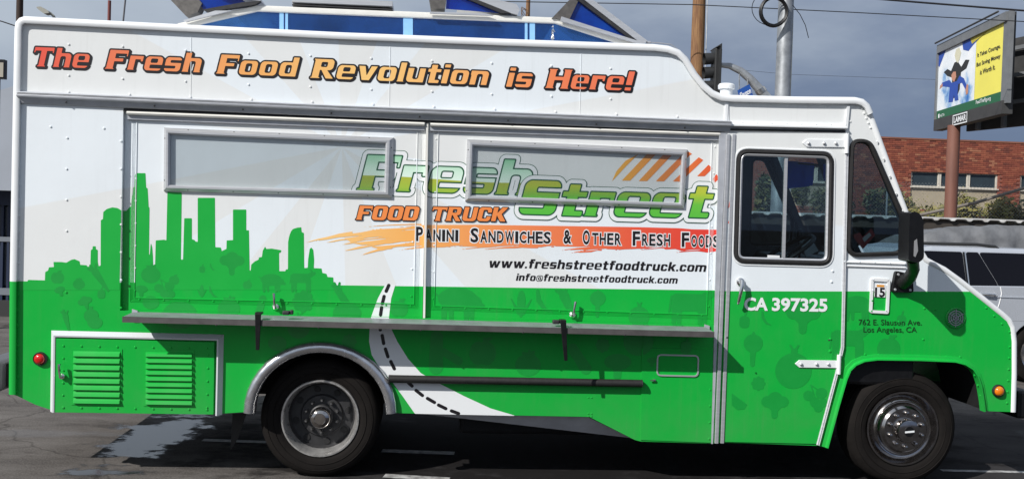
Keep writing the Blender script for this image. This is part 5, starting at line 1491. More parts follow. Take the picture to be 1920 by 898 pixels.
for r in range(rows):
    z = btop - (r + 1) * (bh + gz) + gz * 0.5
    x = xs_ + (0.5 * (bw + gx_) if r % 2 else 0)
    while x < xe_:
        cx0, cx1 = x, x + bw
        hit = any(cx1 > o[0] and cx0 < o[2] and z + bh > o[1] and z < o[3] for o in openings)
        if not hit:
            mi = rb.choices(range(5), (5, 4, 3, 1, 2))[0]
            if cnt < 300 and x > W(1715, 330, BY).x and (r + int(x * 3)) % 1 == 0:
                o = bpy.data.objects.new('brick', bmesh_list[mi]); COL.objects.link(o)
                o.location = (x - bx0, rb.uniform(-0.004, 0.004), z)
                o.parent = bb; cnt += 1
            else:
                dy = rb.uniform(-0.004, 0.004)
                rest.box((cx0, BY - 0.010 + dy, z), (cx1, BY + 0.02, z + bh), mi)
        x += bw + gx_
ro = rest.build('brickwork', bricks, recalc=False); ro['kind'] = 'stuff'; put(ro, bb)
WFR = mat('window_frame_paint', (0.62, 0.58, 0.50), 0.6, noise=0.2, nscale=8)
DGL = mat('dark_window_glass', (0.035, 0.05, 0.06), 0.08, noise=0.2, nscale=3)
BEIGE = mat('beige_infill', (0.42, 0.36, 0.26), 0.8, noise=0.15, nscale=4)
for o in openings:
    split_z = o[3] - (o[3] - o[1]) * 0.40
    inf = MB().box((o[0], BY + 0.06, o[1]), (o[2], BY + 0.12, split_z)).build('infill_panel', BEIGE); put(inf, bb)
    n_ = 3
    wdt = (o[2] - o[0]) / n_
    for k in range(n_):
        p0, p1 = o[0] + wdt * k + 0.04, o[0] + wdt * (k + 1) - 0.04
        pn = MB().box((p0, BY + 0.10, split_z + 0.04), (p1, BY + 0.12, o[3] - 0.01)).build('window', DGL); put(pn, bb)
        f_ = MB().sweep([(p0, split_z + 0.03), (p1, split_z + 0.03), (p1, o[3]), (p0, o[3])], [(-0.035, BY + 0.05), (0.02, BY + 0.05), (0.02, BY + 0.13), (-0.035, BY + 0.13)], closed=True).build('frame', WFR)
        f_.parent = pn
    sl_ = MB().box((o[0] - 0.02, BY - 0.03, split_z - 0.03), (o[2] + 0.02, BY + 0.05, split_z + 0.02)).build('sill', WFR); put(sl_, bb)
hv = W(1740, 262, BY + 2)
ac = MB().box((hv.x - 0.55, BY + 2, btop - 0.4), (hv.x + 0.75, BY + 3, btop + 0.14)).box((hv.x - 0.3, BY + 2.1, btop + 0.14), (hv.x + 0.3, BY + 2.9, btop + 0.22)).build('rooftop_unit', ALU, bevel=0.02); put(ac, bb)

# ---------------------------------------------------------------- bushes
def leaf_mat(name, c1, c2):
    m = bpy.data.materials.new(name); m.use_nodes = True
    n = NT(m); b = m.node_tree.nodes['Principled BSDF']
    vec, *_ = n.pos()
    f = n.noise(vec, 2.3, 4, 0.6)
    info = m.node_tree.nodes.new('ShaderNodeNewGeometry')
    c = n.mixc(n.maprange(f, 0.35, 0.65), c1, c2)
    c = n.mixc(n.math('MULTIPLY', info.outputs['Random Per Island'], 0.55), c, (0.24, 0.17, 0.05))
    m.node_tree.links.new(c, b.inputs['Base Color']); b.inputs['Roughness'].default_value = 0.6
    b.inputs['Subsurface Weight'].default_value = 0.0
    return m
LEAF = leaf_mat('olive_leaves', (0.075, 0.11, 0.020), (0.16, 0.15, 0.030))
LEAF2 = leaf_mat('dark_leaves', (0.020, 0.042, 0.014), (0.045, 0.065, 0.018))
BARK = mat('bark', (0.10, 0.075, 0.05), 0.9, noise=0.4, nscale=15)
def bush(px, ytop, Y, wpx, label, lm=LEAF, n=1500, tall=1.0, seed=1):
    r = random.Random(seed)
    c = W(px, 402, Y); top = W(px, ytop, Y).z; h = top
    hw = abs(W(px + wpx, 402, Y).x - c.x)
    root = empty('bush', (c.x, Y, 0)); tag(root, label, 'bush', 'bushes in front of the brick building')
    blobs = []
    for k in range(9):
        blobs.append((r.uniform(-0.75, 0.75) * hw, r.uniform(-0.6, 0.6), h * r.uniform(0.60, 0.88), hw * r.uniform(0.28, 0.5), h * r.uniform(0.10, 0.18)))
    mb = MB()
    for k in range(n):
        b_ = r.choice(blobs)
        d = Vector((r.gauss(0, 1), r.gauss(0, 1), r.gauss(0, 1))).normalized() * (r.random() ** 0.35)
        p = Vector((c.x + b_[0] + d.x * b_[3], Y + b_[1] + d.y * b_[3], b_[2] + d.z * b_[4] * 1.2))
        s = r.uniform(0.07, 0.14)
        u = Vector((r.gauss(0, 1), r.gauss(0, 1), r.gauss(0, 1))).normalized(); v = u.orthogonal().normalized()
        mb.add([p - u * s, p + v * s * 0.45, p + u * s, p - v * s * 0.45], [(0, 1, 2, 3)])
    for k in range(int(18 * tall)):        # upright wispy shoots
        x = c.x + r.uniform(-0.8, 0.8) * hw; yb_ = Y + r.uniform(-.4, .4); z0 = h * r.uniform(0.6, 0.8); z1 = h * r.uniform(0.85, 1.08)
        for q in range(14):
            t = q / 13
            p = Vector((x + 0.1 * t * r.uniform(-1, 1), yb_, z0 + (z1 - z0) * t)); s = r.uniform(0.03, 0.06)
            u = Vector((r.gauss(0, 1), r.gauss(0, 1), r.gauss(0, 1) + 0.8)).normalized(); v = u.orthogonal().normalized()
            mb.add([p - u * s, p + v * s * 0.4, p + u * s, p - v * s * 0.4], [(0, 1, 2, 3)])
    fo_ = mb.build('crown', lm, recalc=False); put(fo_, root)
    tr_ = MB()
    for k in range(5):
        x = c.x + r.uniform(-0.5, 0.5) * hw
        tr_.tube([(c.x + r.uniform(-.1, .1), Y, 0), (x, Y + r.uniform(-.3, .3), h * 0.4), (x + r.uniform(-.3, .3), Y, h * 0.8)], [0.04, 0.025, 0.01], 6)
    st_ = tr_.build('trunk', BARK); put(st_, root)
bush(1735, 372, 23.0, 55, 'dense olive green bush beside the billboard post', LEAF, 2200, 0.9, 2)
bush(1838, 366, 23.5, 62, 'wide olive bush with wispy shoots below the three-pane window', LEAF, 2400, 1.6, 3)
bush(1905, 380, 23.2, 34, 'dark low bush at the end of the beige window infill', LEAF2, 1100, 0.8, 4)
bush(1648, 352, 23.4, 50, 'dark green bush seen through the front quarter window', LEAF2, 1900, 1.0, 5)
bush(1560, 345, 23.2, 46, 'tall dark bush seen through the cab windows', LEAF2, 1900, 1.2, 6)
bush(1455, 330, 22.6, 46, 'bushy green shrub seen through the sliding cab window', LEAF2, 1900, 1.0, 7)

# ---------------------------------------------------------------- chain link fence and leaning pipe
FY = 21.0
fence = empty('chain_link_fence', (W(1650, 500, FY).x, FY, 0)); tag(fence, 'thin grey chain link fence between shed roof and brick building', 'fence')
GALV = mat('galvanised_steel', (0.42, 0.44, 0.46), 0.45, 0.6, noise=0.35, nscale=6)
ftop = W(1800, 345, FY).z
for px in (1480, 1662, 1990):
    x = W(px, 400, FY).x
    p_ = MB().tube([(x, FY, 0), (x, FY, ftop)], 0.03, 8).build('post', GALV); put(p_, fence)
fx0, fx1 = W(1480, 400, FY).x, W(1990, 400, FY).x
wm = MB(); zb0 = 1.6
k = fx0 - (ftop - zb0)
def strand(xa, za, xb2, zb2):
    wm.add([(xa - .003, FY, za), (xa + .003, FY, za), (xb2 + .003, FY, zb2), (xb2 - .003, FY, zb2)], [(0, 1, 2, 3)])
while k < fx1:
    h_ = ftop - zb0
    strand(k, zb0, k + h_, ftop); strand(k + h_, zb0, k, ftop); k += 0.10
wo = wm.build('wire_mesh', GALV, recalc=False); wo['kind'] = 'stuff'; put(wo, fence)
pp = MB().tube([W(1722, 404, 20.0), W(1830, 380, 20.0), W(1960, 341, 20.2)], 0.045, 8).build('leaning_pipe', mat('rusty_pipe', (0.26, 0.23, 0.20), 0.7, 0.2, noise=0.4, nscale=7), smooth=True)
tag(pp, 'long grey pipe leaning aslant against the chain link fence', 'pipe')

# ---------------------------------------------------------------- shed with corrugated roof
SY = 9.0
sx0, sx1 = W(1250, 420, SY).x, W(2060, 420, SY).x
shed = empty('open_shed', (sx0, SY, 0)); tag(shed, 'open shed with a low corrugated metal roof behind the silver car', 'shed')
zs = W(1840, 415, SY).z
CORR = mat('corrugated_metal', (0.62, 0.62, 0.60), 0.5, 0.35, noise=0.3, nscale=4, col2=(0.36, 0.33, 0.30))
cg = MB(); nn = 360; vs = []
for i in range(nn + 1):
    x = sx0 + (sx1 - sx0) * i / nn
    ph = (x / 0.29) % 1.0
    w_h = 0.032 * (1 if ph < 0.55 else (1 - (ph - 0.55) / 0.12 if ph < 0.67 else (0 if ph < 0.86 else (ph - 0.86) / 0.14)))
    for (yy, zz) in ((SY, zs + w_h), (SY + 3.2, zs + 0.06 + w_h), (SY + 3.2, zs + 0.05 + w_h), (SY, zs - 0.012 + w_h)):
        vs.append((x, yy, zz))
cg.add(vs, [(4 * i + a, 4 * i + 4 + a, 4 * i + 4 + (a + 1) % 4, 4 * i + (a + 1) % 4) for i in range(nn) for a in range(4)])
cg.build('roof_sheet', CORR); put(bpy.data.objects['roof_sheet'], shed)
o = MB().box((sx0, SY + 0.06, zs - 0.16), (sx1, SY + 0.14, zs - 0.02)).build('eaves_beam', mat('old_timber', (0.05, 0.042, 0.035), 0.9, noise=0.3, nscale=5)); put(o, shed)
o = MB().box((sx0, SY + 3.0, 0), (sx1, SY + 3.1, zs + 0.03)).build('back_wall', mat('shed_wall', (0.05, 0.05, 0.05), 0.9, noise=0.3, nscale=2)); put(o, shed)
for px in (1260, 1560, 1900, 2050):
    x = W(px, 450, SY + 0.1).x
    o = MB().box((x - 0.05, SY + 0.05, 0), (x + 0.05, SY + 0.15, zs - 0.16)).build('post', mat('old_timber', (0.05, 0.042, 0.035))); put(o, shed)

# grey tarpaulin over a load in front of the shed
TY = 7.4
tp = MB(); prof = [(1722, 560), (1727, 450), (1736, 440), (1760, 432), (1800, 426.5), (1850, 424), (1900, 424), (1960, 426), (2010, 432), (2050, 450), (2060, 560)]
pts = PL(prof, TY)
rt = random.Random(4)
nx_, ny_ = 60, 16
vs = []
for i in range(nx_ + 1):
    x = pts[0][0] + (pts[-1][0] - pts[0][0]) * i / nx_
    zt_ = np.interp(x, [p[0] for p in pts], [p[1] for p in pts])
    for j in range(ny_ + 1):
        t = j / ny_
        if t < 0.35: yy, zz = TY - 0.32 + 0.32 * (t / 0.35), zt_ * (t / 0.35)
        else: yy, zz = TY + (t - 0.35) * 2.4, zt_ - 0.12 * ((t - 0.35) / 0.65) ** 2
        wv = 0.025 * math.sin(x * 7 + t * 9) + 0.018 * math.sin(x * 17 - t * 13) + rt.uniform(-.008, .008)
        vs.append((x, yy + wv, max(0.01, zz + wv * 0.5)))
tp.add(vs, [(i * (ny_ + 1) + j, (i + 1) * (ny_ + 1) + j, (i + 1) * (ny_ + 1) + j + 1, i * (ny_ + 1) + j + 1) for i in range(nx_) for j in range(ny_)])
o = tp.build('tarpaulin', mat('grey_tarpaulin', (0.16, 0.165, 0.175), 0.55, noise=0.4, nscale=5, bump=1.0, bscale=7), smooth=True, angle=180)
tag(o, 'crumpled grey tarpaulin draped over a load behind the silver car', 'tarpaulin')

# ---------------------------------------------------------------- parked SUV
CY = 4.7
SILV = mat('silver_paint', (0.52, 0.55, 0.60), 0.28, 0.3, coat=0.6, noise=0.05, nscale=3)
CARGL = mat('privacy_glass', (0.004, 0.004, 0.007), 0.08, spec=0.22)
suv = empty('parked_car', (W(1815, 700, CY).x, CY, 0)); tag(suv, 'silver estate car with roof rails and dark tinted side windows', 'car')
X0 = W(1815, 600, CY).x
def cz(px, py): return W(px, py, CY)
SW = 1.82
zroof = cz(1815, 463).z; zbelt = cz(1850, 537).z; zsill = 0.32
RC = Vector((cz(1950, 650).x, 0, 0.365)); FC_x = RC.x - 2.74
low = [(RC.x + 1.0, 0.45), (RC.x + 1.05, 0.62), (RC.x + 1.02, zbelt - 0.05), (RC.x + 0.98, zbelt + 0.03), (FC_x - 0.05, zbelt - 0.02), (FC_x - 0.55, zbelt - 0.14), (FC_x - 0.88, zbelt - 0.32), (FC_x - 0.93, 0.62), (FC_x - 0.9, 0.36)]
archF = [(FC_x + 0.40 * math.cos(R_(a)), 0.36 + 0.42 * math.sin(R_(a))) for a in range(180, -1, -12)]
archR = [(RC.x + 0.40 * math.cos(R_(a)), 0.36 + 0.42 * math.sin(R_(a))) for a in range(180, -1, -12)]
body_o = low[:] + [(FC_x - 0.42, 0.30)] + archF + [(FC_x + 0.42, 0.27), (RC.x - 0.42, 0.27)] + archR + [(RC.x + 0.42, 0.32)]
o = MB().plate(body_o, CY, CY + SW).build('body', SILV, None, bevel=0.05); put(o, suv); o.modifiers['bevel'].segments = 3
body = o
# greenhouse with tumblehome
gh = [(FC_x + 0.38, zbelt - 0.01), (FC_x + 1.12, zroof - 0.05), (FC_x + 1.4, zroof), (RC.x + 0.30, zroof - 0.01), (RC.x + 0.62, zroof - 0.10), (RC.x + 0.97, zbelt)]
ins = lambda z: 0.02 + 0.15 * max(0, (z - zbelt)) / (zroof - zbelt)
vs = [(x, CY + ins(z), z) for x, z in gh] + [(x, CY + SW - ins(z), z) for x, z in gh]
n_ = len(gh)
o = MB().add(vs, [tuple(range(n_)), tuple(n_ + i for i in reversed(range(n_)))] + [(i, n_ + i, n_ + (i + 1) % n_, (i + 1) % n_) for i in range(n_)]).build('greenhouse', SILV, None, bevel=0.05); put(o, suv); o.modifiers['bevel'].segments = 3
def sideglass(pts, nm, m, off, par=suv):
    ps = [(p[0], p[1]) for p in rpoly([(q[0], q[1]) for q in pts], 0.03, 4)]
    tr = tessellate_polygon([[Vector((p[0], p[1], 0)) for p in ps]])
    k_ = len(ps)
    vs = [(p[0], CY + ins(p[1]) - off, p[1]) for p in ps] + [(p[0], CY + ins(p[1]) - off + 0.02, p[1]) for p in ps]
    o = MB().add(vs, [tuple(t) for t in tr] + [tuple(k_ + i for i in reversed(t)) for t in tr] + [(i, (i + 1) % k_, k_ + (i + 1) % k_, k_ + i) for i in range(k_)]).build(nm, m); put(o, par); return o
zt_, zb_ = cz(1815, 473).z, cz(1815, 535).z
sideglass([(FC_x + 0.70, zb_), (X0 - 0.03, zb_), (X0 - 0.03, zt_), (FC_x + 1.30, zt_)], 'front_window', CARGL, 0.006)
sideglass([(X0 + 0.02, zb_), (cz(1874, 536).x, zb_), (cz(1846, 474).x, zt_), (X0 + 0.02, zt_)], 'rear_window', CARGL, 0.006)
sideglass([(cz(1875, 536).x, zb_), (RC.x + 0.52, zb_ + 0.02), (RC.x + 0.30, zt_ - 0.10), (RC.x + 0.0, zt_), (cz(1847, 474).x, zt_)], 'quarter_window', CARGL, 0.006)
o = MB().add([(X0 - 0.028, CY + ins(zb_) - 0.012, zb_ - 0.01), (X0 + 0.012, CY + ins(zb_) - 0.012, zb_ - 0.01), (X0 + 0.012, CY + ins(zt_) - 0.012, zt_), (X0 - 0.028, CY + ins(zt_) - 0.012, zt_)], [(0, 1, 2, 3)]).build('window_pillar', BLACK); put(o, suv)
o = MB().add([(X0 - 0.006, CY + ins(zb_) - 0.016, zb_ - 0.01), (X0 + 0.010, CY + ins(zb_) - 0.016, zb_ - 0.01), (X0 + 0.010, CY + ins(zt_) - 0.016, zt_), (X0 - 0.006, CY + ins(zt_) - 0.016, zt_)], [(0, 1, 2, 3)]).build('pillar_trim', CHROME); put(o, suv)
o = MB().tube([(cz(1735, 462).x, CY + 0.22, zroof - 0.02), (cz(1750, 460).x, CY + 0.22, zroof + 0.025), (cz(1850, 463).x, CY + 0.22, zroof + 0.03), (cz(1885, 468).x, CY + 0.22, zroof + 0.01), (cz(1893, 472).x, CY + 0.22, zroof - 0.03)], 0.02, 8).build('roof_rail', mat('black_rail', (0.03, 0.03, 0.03), 0.4), smooth=True); put(o, suv)
h_ = cz(1852, 553)
o = MB().tube([(h_.x - 0.11, CY - 0.005, h_.z + 0.012), (h_.x - 0.07, CY - 0.035, h_.z + 0.012), (h_.x + 0.05, CY - 0.04, h_.z + 0.008), (h_.x + 0.10, CY - 0.005, h_.z)], 0.016, 8).build('door_handle', CHROME, smooth=True); put(o, suv)
o = MB().tube([(cz(1876, 536).x, CY - 0.001, zbelt), (cz(1878, 550).x, CY - 0.001, cz(1878, 550).z), (cz(1874, 568).x, CY - 0.001, cz(1874, 568).z), (cz(1868, 585).x, CY - 0.001, cz(1868, 585).z)], 0.006, 6).build('door_gap', mat('door_edge_white', (0.8, 0.8, 0.8), 0.4), smooth=True); put(o, suv)
o = MB().box((FC_x + 0.5, CY - 0.010, cz(1850, 556).z - 0.006), (RC.x + 0.95, CY + 0.01, cz(1850, 556).z + 0.004)).build('belt_crease', SILV); put(o, suv)
for cx in (FC_x, RC.x):
    for yy, s_ in ((CY + 0.02, 1), (CY + SW - 0.02, -1)):
        rim = MB().lathe([(0.24, 0.015 * s_), (0.23, 0.0), (0.20, 0.03 * s_), (0.08, 0.02 * s_), (0.05, 0.0), (0.0, 0.0)], (cx, yy, 0.365), 28).build('wheel', CHROME, smooth=True); put(rim, suv)
        ty = MB().lathe([(0.23, 0.01 * s_), (0.25, -0.005 * s_), (0.32, -0.01 * s_), (0.355, 0.01 * s_), (0.365, 0.04 * s_), (0.365, 0.18 * s_), (0.35, 0.21 * s_), (0.23, 0.20 * s_)], (cx, yy, 0.365), 36).build('tyre', TYRE, smooth=True)
        ty.parent = rim
o = MB().plate(archR + [(RC.x + 0.40, 0.30), (RC.x - 0.40, 0.30)], CY + 0.24, CY + 0.26).build('wheel_housing', UNDER); put(o, suv)

# ---------------------------------------------------------------- billboard
lp, rp = ray(1757, 160), ray(1886, 120)
DL, DR = 28.0, 23.4
A = CAM + lp * DL; Bp = CAM + rp * DR
def bz(px, py, dist): return (CAM + ray(px, py) * dist).z
zt = (bz(1757, 84, DL) + bz(1888, 25, DR)) / 2; zbm = (bz(1750, 250, DL) + bz(1882, 208, DR)) / 2
A.z = B_z = 0; Bp.z = 0
ud = (Bp - A); wid = ud.length; ud.normalize(); nd = Vector((ud.y, -ud.x, 0))
if nd.dot(CAM - A) < 0: nd = -nd
bil = empty('billboard', (0, 0, 0)); 
pc = CAM + ray(1785, 330) * 26.6
bil.location = (pc.x, pc.y, 0)
tag(bil, 'large yellow and sky blue advertising billboard on a single brown post', 'billboard')
def BBp(u, v, o=0.0):
    p = A + ud * (u * wid) + nd * o
    return Vector((p.x, p.y, zbm + (zt - zbm) * v))
def bquad(mb, u0, v0, u1, v1, o, mi=0):
    mb.add([BBp(u0, v0, o), BBp(u1, v0, o), BBp(u1, v1, o), BBp(u0, v1, o)], [(0, 1, 2, 3)], mi)
def bslab(nm, u0, v0, u1, v1, o0, o1, m, par=bil):
    o = MB().hexa([BBp(u0, v0, o1), BBp(u1, v0, o1), BBp(u1, v0, o0), BBp(u0, v0, o0)], [BBp(u0, v1, o1), BBp(u1, v1, o1), BBp(u1, v1, o0), BBp(u0, v1, o0)]).build(nm, m)
    o.parent = par; o.matrix_parent_inverse = Matrix.Translation(-Vector(bil.location)); return o
BF = mat('billboard_frame_grey', (0.20, 0.21, 0.22), 0.5, 0.2, noise=0.25, nscale=3)
BFD = mat('billboard_apron', (0.05, 0.05, 0.05), 0.6, noise=0.3, nscale=3)
bslab('backing', 0.0, 0.0, 1.0, 1.0, -0.20, -0.03, BFD)
bslab('apron', 0.0, 0.0, 1.0, 0.13, -0.03, 0.05, BFD)
bslab('top_frame', 0.0, 0.905, 1.0, 1.0, -0.03, 0.05, BF)
bslab('side_frame', 0.955, 0.10, 1.03, 1.0, -0.10, 0.004, BF)
bslab('side_frame', -0.015, 0.13, 0.006, 0.905, -0.03, 0.03, BF)
o = MB().tube([BBp(0.0, 1.025, 0.10), BBp(0.93, 1.025, 0.10)], 0.025, 6).build('lighting_rail', BFD); put(o, bil)
YEL = mat('poster_yellow', (0.84, 0.76, 0.13), 0.6, noise=0.10, nscale=0.6)
PGR = mat('poster_green', (0.015, 0.115, 0.05), 0.6)
def cloud_poster():
    m = bpy.data.materials.new('poster_sky'); m.use_nodes = True
    n = NT(m); b = m.node_tree.nodes['Principled BSDF']
    vec, *_ = n.pos()
    f = n.noise(vec, 0.9, 6, 0.6)
    c = n.ramp(f, [(0.30, (0.03, 0.15, 0.45)), (0.37, (0.25, 0.42, 0.66)), (0.44, (0.66, 0.72, 0.78)), (0.60, (0.82, 0.84, 0.86))])
    m.node_tree.links.new(c, b.inputs['Base Color']); b.inputs['Roughness'].default_value = 0.6
    return m
poster = bslab('poster_sheet', 0.006, 0.13, 0.955, 0.905, -0.03, -0.02, YEL)
V0, V1 = 0.23, 0.905
pm_ = MB(); bquad(pm_, 0.006, V0, 0.588, V1, -0.014); o = pm_.build('poster_picture', cloud_poster(), recalc=False); put(o, bil)
pm_ = MB(); bquad(pm_, 0.006, 0.13, 0.955, V0, -0.014); o = pm_.build('poster_band', PGR, recalc=False); put(o, bil)
def bpoly(nm, pts, o_, m):
    tr = tessellate_polygon([[Vector((p[0], p[1], 0)) for p in pts]])
    o = MB().add([BBp(p[0], p[1], o_) for p in pts], [tuple(t) for t in tr]).build(nm, m, recalc=False); put(o, bil); return o
PBLK, PBLU, PSKIN, PPAR = mat('poster_black', (0.02, 0.02, 0.02), 0.6), mat('poster_blue', (0.02, 0.07, 0.36), 0.6), mat('poster_skin', (0.5, 0.24, 0.16), 0.6), mat('poster_cream', (0.62, 0.60, 0.45), 0.6)
# generic tandem skydivers and canopy corners
bpoly('poster_figure', [(.10, .66), (.16, .68), (.22, .64), (.27, .72), (.32, .72), (.38, .64), (.44, .70), (.50, .68), (.46, .60), (.38, .58), (.37, .40), (.33, .32), (.26, .32), (.24, .56), (.16, .60)], -0.011, PBLK)
bpoly('poster_figure', [(.05, .50), (.08, .545), (.20, .545), (.24, .50), (.32, .50), (.36, .55), (.43, .50), (.49, .38), (.46, .37), (.40, .46), (.345, .46), (.34, .36), (.36, .28), (.30, .285), (.285, .36), (.27, .28), (.20, .29), (.21, .46), (.09, .50)], -0.009, PBLU)
bpoly('poster_head', [(.29, .74), (.27, .80), (.29, .86), (.34, .865), (.37, .80), (.35, .73), (.32, .70)], -0.008, PPAR)
bpoly('poster_face', [(.24, .54), (.23, .59), (.26, .62), (.30, .61), (.31, .55), (.28, .50)], -0.007, PSKIN)
bpoly('poster_hand', [(.04, .48), (.05, .52), (.09, .535), (.09, .50)], -0.008, PSKIN)
bpoly('poster_hand', [(.46, .37), (.48, .43), (.50, .41), (.50, .32), (.47, .31)], -0.008, PSKIN)
bpoly('poster_canopy', [(.006, .905), (-.02, .80), (.02, .74), (.12, .905)], -0.010, PBLU)
bpoly('poster_canopy', [(.38, .905), (.40, .82), (.48, .78), (.54, .82), (.70, .905)], -0.010, PBLU)
bpoly('poster_canopy', [(.50, .905), (.53, .84), (.60, .86), (.76, .905)], -0.006, mat('poster_gold', (0.45, 0.38, 0.04), 0.6))
for t, u0, u1, v0, v1 in (('It Takes Courage,', .612, .915, .66, .715), ('But Saving Money', .606, .92, .56, .615), ('is Worth It.', .66, .86, .475, .525)):
    bt = MB(); font_fit(bt, t, BBp(u0, v0, -0.010), BBp(u1, v0, -0.010), BBp(u0, v1, -0.010), (0, 0, 0), 0.015)
    o = bt.build('poster_lettering', PBLK, recalc=False); put(o, bil)
bt = MB()
font_fit(bt, 'FeedThePig.org', BBp(.62, .165, -0.010), BBp(.82, .165, -0.010), BBp(.62, .215, -0.010), (0, 0, 0), 0.01)
o = bt.build('poster_lettering', WHINK, recalc=False); put(o, bil)
bt = MB(); font_fit(bt, 'ACTA', BBp(.07, .15, -0.010), BBp(.14, .15, -0.010), BBp(.07, .18, -0.010), (0, 0, 0), 0.01)
o = bt.build('poster_lettering', WHINK, recalc=False); put(o, bil); bt = MB()
bt = MB(); bt.add([BBp(.035, .145, -0.010), BBp(.058, .145, -0.010), BBp(.058, .19, -0.010), BBp(.035, .19, -0.010)], [(0, 1, 2, 3)])
o = bt.build('poster_lettering', WHINK, recalc=False); put(o, bil)
plq = bslab('owner_plate', .33, 0.0, .55, .115, 0.05, 0.07, BFD)
ring = MB()
for (u0, v0, u1, v1) in ((.33, .0, .55, .012), (.33, .103, .55, .115), (.33, .012, .338, .103), (.542, .012, .55, .103)):
    bquad(ring, u0, v0, u1, v1, 0.074)
o = ring.build('plate_border', WHINK, recalc=False); o.parent = plq
bt = MB(); font_fit(bt, 'LAMAR', BBp(.35, .03, 0.074), BBp(.53, .03, 0.074), BBp(.35, .088, 0.074), (0, 0, 0), 0.03)
o = bt.build('plate_lettering', WHINK, recalc=False); o.parent = plq
RUSTP = mat('brown_post_paint', (0.20, 0.085, 0.06), 0.6, noise=0.3, nscale=4, stretch=(1, 1, 0.2))
zp = zbm + 0.02
o = MB().tube([(pc.x, pc.y, 0), (pc.x, pc.y, zp)], 0.165, 20).build('post', RUSTP, smooth=True); put(o, bil)
# second board of the pair, seen from behind
q0, q1 = CAM + ray(1818, 200) * 27.4, CAM + ray(1990, 100) * 24.5
zq0, zq1 = zbm - 0.05, zt - 0.15
dq = (q1 - q0); dq.z = 0; lq = dq.length; dq.normalize(); nq = Vector((dq.y, -dq.x, 0))
def QQ(u, z, o): 
    p = q0 + dq * (u * lq) + nq * o; return Vector((p.x, p.y, z))
o = MB().hexa([QQ(0, zq0, 0), QQ(1, zq0, 0), QQ(1, zq0, .08), QQ(0, zq0, .08)], [QQ(0, zq1, 0), QQ(1, zq1, 0), QQ(1, zq1, .08), QQ(0, zq1, .08)]).build('rear_board', BFD); put(o, bil)
for u in (.15, .45, .75):
    o = MB().hexa([QQ(u, zq0, .08), QQ(u + .03, zq0, .08), QQ(u + .03, zq0, .2), QQ(u, zq0, .2)], [QQ(u, zq1 + .1, .08), QQ(u + .03, zq1 + .1, .08), QQ(u + .03, zq1 + .1, .2), QQ(u, zq1 + .1, .2)]).build('rear_stringer', BF); put(o, bil)
for f_ in (0.25, 0.55, 0.85):
    zz = zq0 + (zq1 - zq0) * f_
    o = MB().hexa([QQ(.0, zz, .2), QQ(1, zz, .2), QQ(1, zz, .26), QQ(.0, zz, .26)], [QQ(.0, zz + .1, .2), QQ(1, zz + .1, .2), QQ(1, zz + .1, .26), QQ(.0, zz + .1, .26)]).build('rear_rail', BF); put(o, bil)

# ---------------------------------------------------------------- poles, lamps, signal, cables
def at(px, py, dist): return CAM + ray(px, py) * dist
WOODP = mat('pole_timber', (0.30, 0.17, 0.075), 0.85, noise=0.4, nscale=6, col2=(0.13, 0.055, 0.025), stretch=(5, 5, 0.35))
DKWOOD = mat('dark_pole_timber', (0.05, 0.03, 0.022), 0.85, noise=0.4, nscale=6, stretch=(5, 5, 0.35))
def pole(px, py, dist, wpx, zbase, ztop, nm, m, label, cat='utility pole', lean=0.0, taper=0.85, seg=16, group=None):
    c = at(px, py, dist); r = wpx / 2 / FPX * dist
    o = MB().tube([(c.x - lean * (c.z - zbase), c.y, zbase), (c.x, c.y, c.z), (c.x + lean * (ztop - c.z), c.y, ztop)], [r * 1.05, r, r * taper], seg).build(nm, m, smooth=True)
    return tag(o, label, cat, group)
wp = pole(1309, 60, 23.0, 25, 0, 9.5, 'utility_pole', WOODP, 'weathered brown timber utility pole behind the traffic light')
MB_c = MB().tube([at(1321.5, 160, 22.8), at(1325, 60, 22.8), at(1327, -30, 22.8)], 0.012, 6)
o = MB_c.build('conduit', GALV); o.parent = wp
pole(37, 15, 24.0, 12, 0, 8.6, 'utility_pole', DKWOOD, 'dark timber utility pole rising behind the rear roof corner of the truck')
pole(205, 20, 25.0, 6, 0, at(205, 2, 25).z, 'short_post', mat('red_brown_steel', (0.16, 0.035, 0.03), 0.6), 'thin red-brown steel post above the truck roof', 'post', taper=1.0)
c0, c1 = at(229, 60, 24), at(235.5, -5, 24)
tag(MB().tube([(c0.x - 0.4, c0.y, 0), c0, c1], 0.022, 6).build('thin_mast', mat('grey_mast', (0.12, 0.12, 0.13), 0.5)), 'thin leaning grey mast beside the red-brown post', 'mast')
pole(990, 18, 34.0, 8, 0, at(990, -40, 34).z, 'utility_pole', WOODP, 'slim timber pole with loose cable ends showing between the open roof lids')
o = MB()
cc = at(984, 26, 33.7)
for k in range(3):
    o.tube([cc + Vector((0.12 * math.cos(t * 0.6 + k), 0.05 * k, 0.16 * math.sin(t * 0.6 + k * .5) + 0.04 * k)) for t in range(11)], 0.012, 5)
tag(o.build('cable_bundle', mat('old_cable', (0.16, 0.10, 0.06), 0.8)), 'small tangle of brown cable on the slim timber pole', 'cable')
# galvanised signal pole with curved mast arm
gp = pole(1472, 60, 20.0, 29, 0, 8.2, 'signal_pole', GALV, 'thick galvanised signal pole rising behind the cab roof', 'pole', lean=0.0, taper=0.86, seg=20)
ca0 = at(1470, 215, 20.0)
arm = MB().tube([ca0, at(1445, 193, 20.0), at(1426, 170, 20.0), at(1405, 147, 20.0), at(1388, 133, 20.0), at(1368, 124, 20.0), at(1352, 122.5, 20.0)], [0.12, 0.105, 0.095, 0.085, 0.075, 0.062, 0.05], 14).build('mast_arm', GALV, smooth=True); arm.parent = gp
ring = MB().tube([at(1424, 167, 20.0), at(1429, 174, 20.0)], 0.112, 14).build('arm_collar', STEEL); ring.parent = gp
